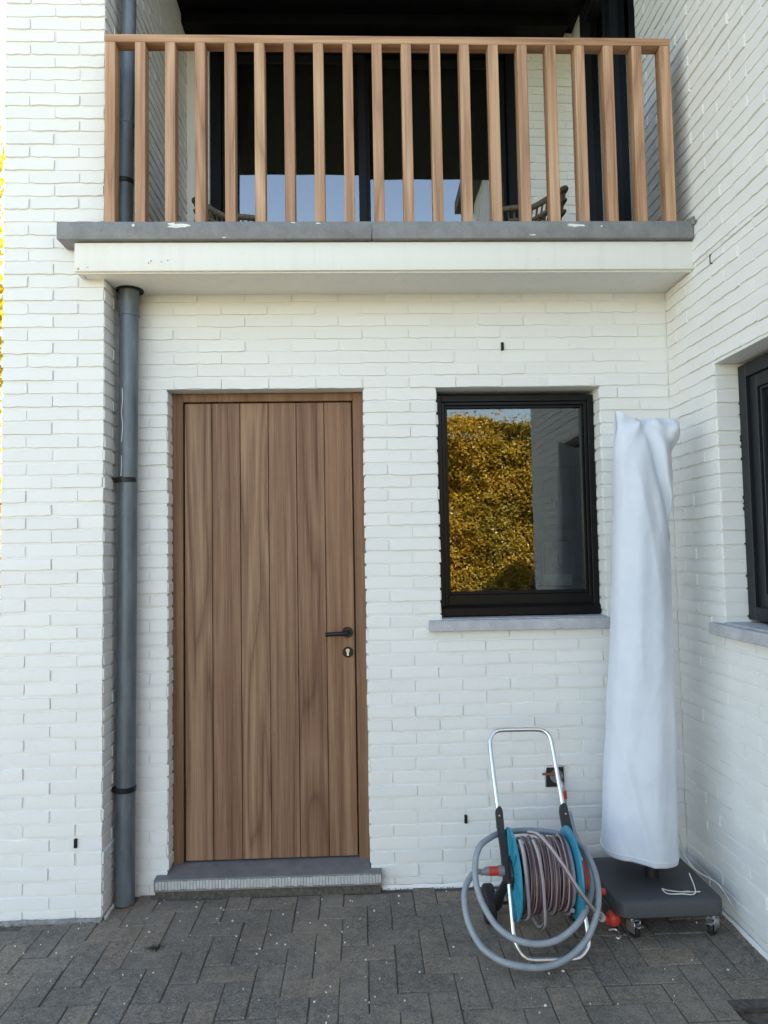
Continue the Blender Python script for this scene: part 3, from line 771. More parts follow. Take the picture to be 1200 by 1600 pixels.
fillet((.975, -.004, 0), (XR, -.004, 0), WHITE, (0, -1, 0), .014, .012)
fillet((XR - .004, 0, 0), (XR - .004, -2.5, 0), WHITE, (-1, 0, 0), .014, .013)

# ------------------------------------------------------------------ balcony railing
railing = thing('balcony_railing', (1.07, -.29, ZCT), 'wooden balcony railing of upright balusters on the grey coping', 'railing')
YR0, YR1 = -.312, -.252
xa, xb = -.187, 2.331
MB().box(xa, xb, YR0 - .001, YR1 + .001, 3.799, 3.835, .003).build('top_rail', RAILWOODX, railing)
bpx = [171, 214, 263, 309, 355, 402, 449, 495, 541, 587, 633, 679, 723, 768, 814, 859, 906, 950, 993, 1040]
BW = .045
for k in range(20):
    x = xa + BW / 2 + (xb - xa - BW) * k / 19
    MB().box(x - BW / 2, x + BW / 2, YR0, YR1, ZCT - .001, 3.7995, .0025).build('baluster', RAILWOOD, railing)

# ------------------------------------------------------------------ downpipe
dp = thing('downpipe', (-.168, -.072, 0), 'grey zinc downpipe in the corner left of the door', 'downpipe')
MB().tube([(-.1705, -.070, .004), (-.164, -.070, 1.35), (-.1575, -.070, 2.66)], .0425, 28).build('pipe', ZINC, dp)
MB().tube([(-.1573, -.070, 2.655), (-.1570, -.070, 2.785)], .0455, 28).build('sleeve', ZINC, dp)
MB().tube([(-.1573, -.070, 2.652), (-.1573, -.070, 2.662)], .0465, 28).build('seam_ring', ZINC, dp)
MB().lathe([(.0475, 0), (.062, 0), (.062, .006), (.0475, .006)], 'Z', 32, (-.154, -.068, ZS - .0062)).build('collar', BLACKMETAL, dp)
MB().tube([(-.178, -.072, ZCT - .06), (-.168, -.072, 3.7), (-.161, -.072, 4.12), (-.152, -.072, 5.1)], .0345, 24).build('upper_pipe', ZINC, dp)
MB().tube([(-.170, -.072, 3.568), (-.170, -.072, 3.58)], .0372, 24).build('seam_ring', ZINC, dp)
for (x, z, r) in ((-.1665, 1.889, .0438), (-.1695, .503, .0438), (-.1765, 3.292, .0358)):
    b = MB(); b.lathe([(r - .003, 0), (r + .0035, .001), (r + .0035, .023), (r - .003, .024)], 'Z', 28, (x, -.071, z - .012))
    b.box(x - r - .022, x - r + .002, -.092, -.084, z - .011, z + .011, .002); b.box(x - r - .022, x - r + .002, -.080, -.072, z - .011, z + .011, .002)
    b.tube([(x - r - .012, -.104, z), (x - r - .012, -.062, z)], .004, 8); b.box(x - .008, x + .008, -.05, .0, z - .006, z + .006)
    b.build('pipe_clamp', BLACKMETAL, dp)
def drip(px_):
    m = MB(); q = []
    for (u, wv) in px_:
        p = atY(u, wv, -.07); q.append(p)
    return q
for path in (((191, 607), (192, 625), (190, 645), (192, 665), (190, 690)), ((190, 712), (190, 730), (189, 744))):
    pts = []
    for (u, wv) in path:
        p = atY(u, wv, -.107); ax = -.1575 - (2.66 - p.z) * .0050; dx = p.x - ax; dx = max(-.036, min(.036, dx))
        pts.append((ax + dx, -.070 - math.sqrt(.0425 ** 2 - dx * dx) - .0004, p.z))
    MB().tube(smooth_path(pts, 5), .0016, 6).build('paint_drip', FLECK, dp)

# ------------------------------------------------------------------ parasol under its cover
par = thing('parasol', (2.1, -.30, 0), 'closed parasol under a pale grey-blue cover on a wheeled dark base', 'parasol')
bx0, bx1, by0, by1 = 1.890, 2.318, -.520, -.095
def rounded_slab(x0, x1, y0, y1, z0, z1, r, top):
    m = MB(); n = 8; prof = [(z0, -.006), (z0 + .006, 0), (z1 - .016, 0), (z1 - .006, -.006), (z1, -.020), (top, -.10)]
    rings = []
    for z, ins in prof:
        ring = []
        rr = max(.01, r + ins * .3)
        for (cx, cy, a0) in ((x1, y1, 0), (x0, y1, 90), (x0, y0, 180), (x1, y0, 270)):
            sx = -1 if cx == x1 else 1; sy = -1 if cy == y1 else 1
            for k in range(n + 1):
                a = R(a0 + 90 * k / n); ring.append((cx + sx * (rr - ins) + math.cos(a) * rr, cy + sy * (rr - ins) + math.sin(a) * rr, z))
        rings.append(ring)
    N = len(rings[0])
    for rg in rings: m.v += rg
    for i in range(len(rings) - 1):
        for k in range(N): m.f.append((i * N + k, i * N + (k + 1) % N, (i + 1) * N + (k + 1) % N, (i + 1) * N + k)); m.mi.append(0); m.sm.append(True)
    m.f.append(tuple(range(N))[::-1]); m.f.append(tuple((len(rings) - 1) * N + k for k in range(N))); m.mi += [0, 0]; m.sm += [False, False]
    return m
base = rounded_slab(bx0, bx1, by0, by1, .085, .152, .045, .160).build('base', BASEGREY, par)
base['label'] = 'dark grey square parasol base on castors'
MB().tube([(2.105, -.32, .155), (2.105, -.32, 1.7)], .024, 20).build('pole', STEEL, par)
MB().tube([(2.105, -.32, .155), (2.105, -.32, .27)], .030, 20).build('pole_socket', BLACKPL, par)
for (cx, cy, an) in ((1.955, -.475, 25), (2.285, -.478, -50), (1.955, -.14, 10), (2.285, -.14, 70)):
    M = Matrix.Translation((cx, cy, 0)) @ Matrix.Rotation(R(an), 4, 'Z')
    q = MB(); q.box(-.019, .019, -.019, .019, .080, .086, .001, 1, M); q.tube([M @ Vector((0, 0, .06)), M @ Vector((0, 0, .082))], .010, 10)
    q.box(-.017, -.0145, -.030, .014, .022, .066, .001, 1, M); q.box(.0145, .017, -.030, .014, .022, .066, .001, 1, M); q.box(-.017, .017, -.016, .014, .060, .066, .001, 1, M)
    q.box(-.014, .014, -.050, -.022, .050, .056, .001, 1, M)
    q.build('castor_fork', STEEL, par)
    q = MB(); q.lathe([(.008, -.011), (.023, -.010), (.025, -.006), (.025, .006), (.023, .010), (.008, .011)], 'X', 22, (0, 0, 0))
    q.v = [tuple(M @ (Vector(p) + Vector((0, -.012, .0255)))) for p in q.v]; q.build('castor_wheel', RUBBER, par)
def cover():
    # silhouette read at the parasol's own depth: (z, left x, right x, depth)
    S = [(.215, 1.902, 2.214, .140), (.30, 1.903, 2.214, .138), (.55, 1.920, 2.212, .128), (.85, 1.948, 2.216, .120), (1.15, 1.972, 2.221, .114), (1.42, 1.990, 2.226, .107), (1.65, 2.003, 2.232, .098),
         (1.80, 2.009, 2.234, .090), (1.93, 2.012, 2.250, .078), (2.00, 2.014, 2.280, .068), (2.05, 2.014, 2.296, .056), (2.085, 2.015, 2.302, .042), (2.105, 2.018, 2.298, .026)]
    n = 200; rows = 200; m = MB(); Y0 = -.315
    def samp(z):
        for a, b in zip(S, S[1:]):
            if z <= b[0]:
                t = (z - a[0]) / (b[0] - a[0]); t = max(0, t); return [a[i] + (b[i] - a[i]) * t for i in range(1, 4)]
        return S[-1][1:]
    for j in range(rows + 1):
        tz = j / rows
        for k in range(n):
            a = 2 * math.pi * k / n; c_, s_ = math.cos(a), math.sin(a)
            zb = .250 + (.024 if c_ < 0 else -.012) * abs(c_) * 1.0 + .006 * math.sin(3 * a + 1)
            ztop = 2.105
            z = zb + (ztop - zb) * tz
            xl, xr, d = samp(max(.215, z)); cx, rx = (xl + xr) / 2, (xr - xl) / 2
            # softened ellipse
            ex = .86; x = cx + rx * math.copysign(abs(c_) ** ex, c_); y = Y0 + d * math.copysign(abs(s_) ** ex, s_)
            f = 0
            up = max(0, min(1, (z - .3) / 1.75))
            # long hanging folds
            f += .007 * math.sin(4 * a + .8 + 1.1 * z) * (.3 + .7 * (1 - up))
            f += .0025 * math.sin(8 * a - 2.6 * z + 2)
            # diagonal crease sweeping from the tied top to the right
            s0 = (x - 2.135) - .105 * max(0, min(1.3, (2.08 - z) / .55))
            if s_ < .1 and z > 1.05:
                g = math.exp(-(s0 / .020) ** 2); f -= .030 * g * min(1, (z - 1.05) / .6)
                f += .020 * math.exp(-((s0 - .042) / .030) ** 2) * min(1, (z - 1.05) / .6)
            if s_ < .2:      # gathers fanning out from the tie near the top
                dx_, dz_ = x - 2.140, 2.100 - z; dist_ = math.hypot(dx_, dz_); ph_ = math.atan2(dx_, dz_ + .012)
                f += .013 * math.sin(ph_ * 7.5 + .6) * math.exp(-dist_ / .14) * min(1, dist_ / .03)
                f -= .020 * math.exp(-(dist_ / .022) ** 2)
                # loose flap sagging at the right shoulder
                f += .026 * math.exp(-((x - 2.262) / .030) ** 2 - ((z - 2.045) / .050) ** 2) - .012 * math.exp(-((x - 2.25) / .03) ** 2 - ((z - 1.955) / .028) ** 2)
            f += .006 * noise.noise(Vector((x * 9, y * 9 + 3, z * 3.5)))
            f += .010 * noise.noise(Vector((x * 4 + 8, y * 4, z * 1.6)))
            # sharp hanging creases and small crumples in the cloth
            rg = 1 - abs(noise.noise(Vector((x * 7 + z * 1.5, y * 5 + 11, z * .9)))); f += .008 * max(0, rg - .72) / .28
            rg = 1 - abs(noise.noise(Vector((x * 13 - z * 5, y * 9 + 4, z * 5.0)))); f += .0016 * max(0, rg - .75) / .25
            y += f * (-1 if s_ < 0 else 1); 
            x += .004 * noise.noise(Vector((z * 6, c_, 4)))
            if tz > .97:
                t_ = (x - xl) / (xr - xl)
                horn = .034 * max(0, 1 - t_ / .32) ** 1.3 - .004 * math.exp(-((t_ - .38) / .10) ** 2) + .003 * math.sin(t_ * 21) - .010 * t_
                z += horn * (tz - .97) / .03
            m.v.append((x, y, z))
    for j in range(rows):
        for k in range(n): m.f.append((j * n + k, j * n + (k + 1) % n, (j + 1) * n + (k + 1) % n, (j + 1) * n + k)); m.mi.append(0); m.sm.append(True)
    # close the top as a pinched seam: join front and back
    o = rows * n
    for k in range(n // 2): m.f.append((o + k, o + k + 1, o + (n - k - 1) % n, o + (n - k) % n)); m.mi.append(0); m.sm.append(True)
    m.f = [f for f in m.f if len(set(f)) >= 3]
    m.f = [tuple(dict.fromkeys(f)) for f in m.f]; m.mi = [0] * len(m.f); m.sm = [True] * len(m.f)
    c = m.build('cover', FABRIC, par); c.data.set_sharp_from_angle(angle=R(80)); c['label'] = 'pale grey-blue fabric cover, gathered at the top'
    so = c.modifiers.new('thickness', 'SOLIDIFY'); so.thickness = .0025; so.offset = -1
    # hem
    h = MB(); h.tube([Vector(m.v[2 * n + k]) + WM[c].translation for k in range(n)], .0035, 6, closed=True); h.build('hem', FABRIC, par)
cover()
MB().tube(smooth_path([(2.19, -.485, .24), (2.205, -.50, .17), (2.15, -.49, .163), (2.10, -.485, .163), (2.085, -.47, .175), (2.11, -.46, .164), (2.16, -.475, .163), (2.235, -.478, .163)], 8), .0022, 8).build('tie_cord', CORD, par)
MB().tube(smooth_path([(2.235, -.30, .33), (2.27, -.27, .22), (2.305, -.30, .165), (2.345, -.40, .155), (2.37, -.46, .10)], 8), .0022, 8).build('tie_cord', CORD, par)
q = atZ(1073, 1393, .1575); blot_ = MB(); blot_.box(q.x - .014, q.x + .014, q.y - .004, q.y + .004, q.z - .002, q.z + .0022, .001); blot_.build('scratch', CORD, par)

# ------------------------------------------------------------------ wall tap
p0, p1 = atY(851, 1197, -.006), atY(882, 1229, -.006)
tap = thing('wall_tap', ((p0.x + p1.x) / 2, -.006, p1.z), 'square grey wall tap with a rusty red lever behind the hose reel', 'tap')
MB().box(p0.x, p1.x, -.014, .004, p1.z, p0.z, .006, 2).build('cover_plate', STEEL, tap)
cxp, czp = (p0.x + p1.x) / 2, (p0.z + p1.z) / 2
MB().box(p0.x + .004, p1.x - .004, -.0152, -.013, p1.z + .004, p0.z - .004, .001).build('dark_panel', BLACKPL, tap)
MB().lathe([(.030, .0), (.030, -.006), (.022, -.007), (.020, -.003)], 'Y', 28, (cxp + .006, -.015, czp + .004)).build('recess_ring', GREYPL, tap)
lv = MB(); lv.tube([(cxp - .004, -.02, czp + .022), (cxp - .004, -.05, czp + .022)], .009, 12); lv.tube([(cxp + .012, -.046, czp + .022), (cxp - .03, -.048, czp + .024), (cxp - .068, -.046, czp + .024)], [.009, .007, .005], 10); lv.build('lever', RUSTRED, tap)
sp = MB(); sp.tube(smooth_path([(cxp + .01, -.018, czp - .01), (cxp + .018, -.05, czp - .022), (cxp + .026, -.055, czp - .055)], 6), .011, 12); sp.build('spout', STEEL, tap)
MB().tube([(cxp + .026, -.055, czp - .050), (cxp + .029, -.056, czp - .085)], .0135, 14).build('hose_connector', REDPL, tap)
MB().tube(smooth_path([(cxp + .029, -.056, czp - .08), (cxp + .034, -.07, czp - .15), (cxp + .06, -.12, czp - .24), (cxp + .085, -.19, czp - .32), (cxp + .06, -.23, czp - .40), (cxp - .02, -.22, .03), (cxp - .2, -.21, .014), (cxp - .33, -.25, .02)], 10), .0085, 12).build('supply_hose', HOSE, tap)

# ------------------------------------------------------------------ hose reel
reel = thing('hose_reel', (1.62, -.42, 0), 'teal garden hose reel on an aluminium trolley with coiled hose', 'hose reel')
FT, TP = Vector((0, -.612, .016)), Vector((0, -.255, .760))     # foot bar and top of the leaning frame (y, z)
def fr(u, wv):       # photo point on the leaning frame plane
    d = ray(u, wv); nrm = Vector((0, -(TP.z - FT.z), TP.y - FT.y)); o = Vector((CX, CY, CZ)); t = (FT - o).dot(nrm) / d.dot(nrm); return o + d * t
hp = [fr(779, 1270), fr(773, 1225), fr(766, 1165), fr(767, 1152), fr(773, 1144), fr(784, 1141), fr(812, 1140), fr(840, 1140), fr(851, 1143), fr(858, 1150), fr(862, 1161), fr(870, 1205), fr(880, 1262)]
hd = MB().tube(smooth_path(hp, 5), .0092, 14).build('handle', ALU, reel)
fp = [fr(795, 1375), fr(799, 1420), fr(803, 1462), fr(808, 1480), fr(818, 1494), fr(832, 1500), fr(860, 1500), fr(890, 1499), fr(906, 1496), fr(917, 1484), fr(920, 1470), fr(914, 1430), fr(908, 1385)]
MB().tube(smooth_path(fp, 5), .0092, 14).build('foot_bar', ALU, reel)
def plate(pxs, thick, off=0):
    P = [fr(u, wv) for u, wv in pxs]; nrm = Vector((0, -(TP.z - FT.z), TP.y - FT.y)).normalized()
    m = MB(); n = len(P); m.v = [tuple(p + nrm * (off - thick / 2)) for p in P] + [tuple(p + nrm * (off + thick / 2)) for p in P]
    m.f = [tuple(range(n)), tuple(range(n, 2 * n))[::-1]] + [(k, n + k, n + (k + 1) % n, (k + 1) % n) for k in range(n)]; m.mi = [0] * len(m.f); m.sm = [False] * len(m.f)
    bm = bmesh.new(); me_ = m.mesh('tmp', BLACKPL); bm.from_mesh(me_); bmesh.ops.recalc_face_normals(bm, faces=bm.faces[:]); bmesh.ops.bevel(bm, geom=bm.edges[:], offset=.0022, segments=2, affect='EDGES')
    return MB().bm(bm)
plate([(776, 1262), (779, 1259), (783, 1262), (785, 1268), (788, 1300), (796, 1340), (801, 1378), (793, 1382), (786, 1376), (782, 1330), (776, 1290), (774, 1268)], .026).build('side_arm', BLACKPL, reel)
plate([(875, 1258), (880, 1254), (885, 1258), (888, 1272), (897, 1310), (907, 1345), (913, 1388), (905, 1390), (899, 1350), (886, 1310), (878, 1290), (874, 1268)], .026).build('side_arm', BLACKPL, reel)
for (u, wv) in ((779, 1270), (882, 1267)):
    q = fr(u, wv); MB().lathe([(.004, 0), (.004, -.004), (.002, -.005)], 'Y', 10, (q.x, q.y - .014, q.z - .006)).build('bolt', STEEL, reel)
HC = fr(848, 1361); yh, zh = HC.y - .01, HC.z
xl = atY(803, 1361, yh).x; xr = atY(889, 1357, yh).x
RF = .166
def flange(x, sgn):
    f = MB(); f.lathe([(.040, 0), (.158, 0.000), (RF, .003 * sgn), (RF + .001, .010 * sgn), (RF - .004, .012 * sgn), (RF - .010, .006 * sgn), (.06, .005 * sgn), (.040, .012 * sgn)], 'X', 56, (x, yh, zh))
    return f
fl_ = flange(xl, -1).build('flange', TEAL, reel)
fr_ = flange(xr, 1).build('flange', TEAL, reel)
for (x, sg, par_) in ((xl, -1, fl_), (xr, 1, fr_)):
    for k in range(12):       # stiffening ribs
        a = 2 * math.pi * k / 12 + .2
        M = Matrix.Translation((x, yh, zh)) @ Matrix.Rotation(a, 4, 'X')
        MB().box(min(.004 * sg, .014 * sg), max(.004 * sg, .014 * sg), .062, .158, -.0025, .0025, .001, 1, M).build('rib', TEAL, par_)
    MB().lathe([(.045, .003 * sg), (.052, .014 * sg), (.050, .020 * sg), (.02, .022 * sg)], 'X', 24, (x, yh, zh)).build('hub', BLACKPL, par_)
MB().lathe([(.060, xl + .004 - HC.x), (.060, xr - .004 - HC.x)], 'X', 24, (HC.x, yh, zh)).build('drum', BLACKPL, reel)
# wound hose: three layers
def helix(r0, turns, x0, x1, seed, rr=.0086, sag=.0):
    rnd = random.Random(seed); pts = []; N = int(turns * 26); ph = rnd.uniform(0, 6)
    wob = [rnd.uniform(-.006, .010) for _ in range(int(turns) + 3)]
    tw = [rnd.uniform(-.010, .010) for _ in range(int(turns) + 3)]
    for i in range(N + 1):
        t = i / N; k = t * turns; a = ph + 2 * math.pi * k; i0 = int(k); ff = k - i0; ff = ff * ff * (3 - 2 * ff)
        r = r0 + wob[i0] * (1 - ff) + wob[i0 + 1] * ff
        x = x0 + (x1 - x0) * t + math.sin(a) * (tw[i0] * (1 - ff) + tw[i0 + 1] * ff)
        x = max(x0 - .002, min(x1 + .002, x))
        z = zh + r * math.cos(a); z -= sag * max(0, -math.cos(a)) * (1 + wob[i0] * 40)
        pts.append((x, yh + r * math.sin(a), z))
    return MB().tube(pts, rr, 10, stripe={2, 6, 7})
xi0, xi1 = xl + .010, xr - .012
helix(.092, 11.5, xi0, xi1, 1).build('hose_winding', [HOSEL, HOSED], reel)
helix(.107, 11, xi1, xi0, 2, sag=.008).build('hose_winding', [HOSEL, HOSED], reel)
helix(.122, 9.4, xi0 + .002, xi1 - .002, 3, sag=.014).build('hose_winding', [HOSEL, HOSED], reel)
# two slack turns hanging below the drum
for (ua, ub, lw, sd) in ((812, 826, 1434, 1), (832, 851, 1449, 2)):
    ptl = [atY(ua, 1312, yh - .115), atY((ua + ub) / 2 - 1, 1335, yh - .137), atY(ub - 3, 1380, yh - .138), atY(ub, lw - 16, yh - .115), atY(ub - 1, lw - 3, yh - .09), atY(ub - 8, lw, yh - .06), atY(ub - 18, lw - 14, yh + .0)]
    MB().tube(smooth_path(ptl, 8), .0080, 10, stripe={2, 6, 7}).build('slack_turn', [HOSEL, HOSED], reel)
# free end running to the spray gun
ng = Vector((0, 0, 0)); NZ = atZ(955, 1436, .05)
fe = [atY(826, 1301, yh - .09), atY(840, 1304, yh - .135), atY(856, 1320, yh - .165), atY(880, 1353, yh - .195), atY(905, 1392, yh - .205), atY(928, 1422, yh - .14), atY(939, 1433, NZ.y - .03)]
MB().tube(smooth_path(fe, 8), .0080, 10, stripe={2, 6, 7}).build('free_end', [HOSEL, HOSED], reel)
# inlet coupling at the left
IN = atY(770, 1361, yh + .01)
MB().tube([(IN.x + .045, IN.y, IN.z), (IN.x + .022, IN.y, IN.z)], .020, 18).build('inlet_collar', GREYPL, reel)
MB().tube([(IN.x + .022, IN.y, IN.z), (IN.x - .016, IN.y, IN.z)], .0175, 18).build('inlet_coupling', REDPL, reel)
MB().tube([(IN.x - .016, IN.y, IN.z), (IN.x - .030, IN.y, IN.z), (IN.x - .036, IN.y, IN.z - .002), (IN.x - .05, IN.y, IN.z - .003)], [.016, .016, .012, .012], 16).build('inlet_nut', GREYPL, reel)
# grey connecting hose: two big hanging loops
L1 = [atY(722 + 26, 1361, yh + .01), atY(737, 1368, yh - .01), atY(727, 1388, yh - .05), atY(726, 1412, yh - .09), atY(733, 1445, yh - .13), atY(752, 1479, yh - .17), atY(782, 1501, yh - .205), atY(815, 1510, yh - .225), atY(850, 1511, yh - .225), atY(884, 1499, yh - .205), atY(912, 1474, yh - .18), atY(928, 1443, yh - .15),
      atY(935, 1408, yh - .12), atY(932, 1372, yh - .08), atY(921, 1342, yh - .03), atY(908, 1322, yh + .03), atY(884, 1306, yh + .10), atY(850, 1299, yh + .14), atY(812, 1298, yh + .14), atY(782, 1302, yh + .10), atY(766, 1309, yh + .03), atY(750, 1322, yh - .02), atY(743, 1345, yh - .05), atY(744, 1380, yh - .085), atY(755, 1414, yh - .12), atY(777, 1448, yh - .16), atY(806, 1468, yh - .19),
      atY(840, 1475, yh - .20), atY(872, 1468, yh - .195), atY(900, 1446, yh - .18), atY(917, 1418, yh - .13), atY(924, 1392, yh - .06), atY(921, 1360, yh + .03), atY(911, 1330, yh + .08), atY(897, 1302, yh + .15), atY(889, 1270, yh + .25)]
MB().tube(smooth_path(L1, 8), .0118, 14).build('connecting_hose', HOSE, reel)
# wheels and axle
for (u, wv, yy) in ((764, 1412, -.335), (897, 1408, -.335)):
    c = atY(u, wv, yy); c.z = .076
    sg = -1 if u < 830 else 1
    wh = MB().lathe([(.040, -.020), (.070, -.020), (.0755, -.014), (.0755, .014), (.070, .020), (.040, .020)], 'X', 40, (c.x, c.y, c.z)).build('wheel', RUBBER, reel)
    MB().lathe([(.010, -.022), (.038, -.0225), (.040, -.015), (.040, .015), (.038, .0225), (.010, .022)], 'X', 24, (c.x, c.y, c.z)).build('rim', BLACKPL, wh)
a0, a1 = atY(764, 1412, -.335), atY(897, 1408, -.335)
MB().tube([(a0.x, -.335, .076), (a1.x, -.335, .076)], .007, 10).build('axle', BLACKPL, reel)
for (u, wv) in ((793, 1375), (908, 1380)):
    q = fr(u, wv); MB().tube([(q.x, q.y, q.z), (q.x - (.02 if u < 830 else -.02), (q.y - .335) / 2 - .01, (q.z + .076) / 2 - .01), (q.x - (.02 if u < 830 else -.02), -.335, .076)], [.016, .020, .030], 12).build('wheel_bracket', BLACKPL, reel)
# crank
ck = MB(); c0 = atY(906, 1345, yh - .01); c1 = atY(913, 1392, yh - .04)
ck.tube([(xr + .02, yh, zh), (xr + .045, yh, zh)], .014, 12); ck.tube([c0 + Vector((.01, 0, 0)), c0.lerp(c1, .5) + Vector((.012, -.005, 0)), c1 + Vector((.01, 0, 0))], [.011, .013, .010], 10)
ck.build('crank_arm', REDPL, reel)
c2 = atY(920, 1393, yh - .04); c3 = atY(945, 1393, yh - .04)
MB().tube([c1 + Vector((.012, 0, 0)), c2.lerp(c3, .5)], .008, 10).build('crank_pin', BLACKPL, reel)
MB().tube([c2.lerp(c3, .45), c3], [.0125, .0115], 14).build('crank_knob', REDPL, reel)
# spray gun lying at the foot of the base
gun = thing('spray_gun', (NZ.x, NZ.y, 0), 'orange-red hose nozzle on the paving beside the parasol base', 'spray gun')
e0 = atY(939, 1433, NZ.y - .03)
MB().tube([e0 + Vector((-.005, -.002, .007)), e0 + Vector((.006, .003, -.006))], .0165, 16).build('ring_nut', NUTPL, gun)
MB().tube([e0 + Vector((.008, .003, -.006)), NZ + Vector((-.002, 0, -.008))], [.012, .016], 14).build('coupling', REDPL, gun)
gb = MB(); gb.lathe([(.006, -.030), (.020, -.026), (.028, -.014), (.0295, 0), (.026, .014), (.018, .022), (.006, .025)], 'Z', 24, (NZ.x + .010, NZ.y, NZ.z + .006)); gb.build('head', REDPL, gun)
g2 = atZ(957, 1452, .02)
MB().tube([NZ + Vector((.010, -.002, -.018)), NZ + Vector((.012, -.01, -.030)), Vector((g2.x + .004, g2.y, .022))], [.013, .012, .010], 12).build('stem', BLACKPL, gun)
g3 = Vector((g2.x - .004, g2.y - .012, .010))
MB().tube(smooth_path([g3 + Vector((-.014, .004, .012)), g3 + Vector((.010, .008, .012)), g3 + Vector((.022, .0, .008)), g3 + Vector((.024, -.018, .002)), g3 + Vector((.014, -.028, -.004)), g3 + Vector((.006, -.022, -.002))], 6), .0045, 8).build('trigger_hook', STEEL, gun)

# ------------------------------------------------------------------ drain grate
dg = thing('drain_grate', (2.26, -1.06, 0), 'rusty square drain cover sunk in the paving at the corner', 'drain cover')
a, b, c, d = 2.128, 2.392, -1.19, -.932
q = MB(); q.box(a, a + .018, c, d, -.05, .0, .002); q.box(b - .018, b, c, d, -.05, 0, .002); q.box(a + .018, b - .018, c, c + .018, -.05, -.0004, .002); q.box(a + .018, b - .018, d - .018, d, -.05, -.0004, .002); q.build('frame', RUST, dg)
for k in range(7):
    x = a + .026 + k * .0315; MB().box(x, x + .020, c + .02, d - .02, -.03, -.008, .002).build('bar', RUST, dg)

# ------------------------------------------------------------------ wicker chairs on the balcony
def chair(loc, rz, sc_, label):
    M = Matrix.Translation(loc) @ Matrix.Rotation(rz, 4, 'Z') @ Matrix.Diagonal((sc_, sc_, sc_, 1))
    t = thing('wicker_chair', loc, label, 'chair')
    T = lambda p: M @ Vector(p)
    def rim(a, z_add=0, rmul=1):      # front is +x; the back is at angle 180
        h = .55 + .27 * max(0, -math.cos(a)) ** 1.2 + z_add
        return Vector((math.cos(a) * .34 * rmul, math.sin(a) * .33 * rmul, h))
    A = [R(52 + (308 - 52) * k / 40) for k in range(41)]
    pr = [T(rim(a)) for a in A]
    MB().tube(pr, .016, 10).build('top_rim', WICKER, t)
    for k, (dz, rm) in enumerate(((-.075, .99), (-.15, .97))):
        MB().tube([T(rim(a, dz, rm)) for a in A[2:-2]], .010, 8).build('back_band', WICKER, t)
    for k in range(0, 41):
        a = A[k]; e = Vector((math.cos(a) * .24, math.sin(a) * .24, .40)); MB().tube([T(rim(a)), T(rim(a).lerp(e, .5) + Vector((math.cos(a), math.sin(a), 0)) * .012), T(e)], .0055, 6).build('spindle', WICKER, t)
    sg = MB(); sg.lathe([(.20, .385), (.255, .39), (.265, .405), (.255, .42), (.20, .425)], 'Z', 36, (0, 0, 0)); sg.v = [tuple(M @ Vector(p)) for p in sg.v]; sg.build('seat', WICKER, t)
    for (x, y) in ((.17, .17), (.17, -.17), (-.17, .17), (-.17, -.17)):
        MB().tube([T((x, y, .395)), T((x * 1.35, y * 1.35, 0))], [.016, .012], 10).build('leg', WICKER, t)
chair((.26, .62, 2.90), R(-10), .79, 'wicker balcony chair at the left, behind the third and fourth balusters')
chair((1.82, .62, 2.90), R(186), .86, 'wicker balcony chair at the right, in front of the brick pier')

# ------------------------------------------------------------------ things in the room behind the window
def pic(x0, x1, z0, z1, y, m, label):
    t = thing('framed_picture', ((x0 + x1) / 2, y, z0), label, 'picture')
    q = MB(); q.box(x0, x0 + .02, y - .02, y, z0, z1); q.box(x1 - .02, x1, y - .02, y, z0, z1); q.box(x0 + .02, x1 - .02, y - .0195, y, z1 - .02, z1); q.box(x0 + .02, x1 - .02, y - .0195, y, z0, z0 + .02); q.build('frame', BLACKPL, t)
    MB().box(x0 + .018, x1 - .018, y - .008, y - .001, z0 + .018, z1 - .018).build('print', m, t)
pic(2.62, 3.05, 1.72, 2.35, 3.599, PICD, 'large dark framed picture inside, seen through the front window')
pic(3.12, 3.36, 1.85, 2.30, 3.599, PICL, 'upper pale framed picture inside, seen through the front window')
pic(2.70, 2.98, 1.25, 1.62, 3.599, PICL, 'lower pale framed picture inside, seen through the front window')
sb = thing('sideboard', (1.72, .60, 0), 'dark worktop with clutter just inside the front window', 'sideboard')
MB().box(1.25, 2.30, .34, .88, 1.305, 1.345, .003).build('worktop', ROOMD, sb); MB().box(1.27, 2.28, .36, .86, 0, 1.305).build('cabinet', ROOMD, sb)
for (x, y, h, r, m, lab) in ((1.86, .50, .11, .022, BOTG, 'small dark bottle standing inside at the window'), (1.99, .56, .16, .025, BOTG, 'tall dark bottle standing inside at the window')):
    o = MB().lathe([(r * .96, 0), (r, .004), (r, h * .62), (r * .4, h * .76), (r * .36, h)], 'Z', 18, (x, y, 1.3455)).build('bottle', m); tag(o, lab, 'bottle')
tag(MB().box(1.86, 2.02, .38, .47, 1.3455, 1.405, .008, 2).build('storage_tin', PICL), 'white tin lying inside on the worktop at the window', 'tin')
tag(MB().box(1.80, 1.85, .38, .45, 1.3455, 1.385, .008, 2).build('folded_cloth', BLUEC), 'folded blue cloth inside at the foot of the window', 'cloth')

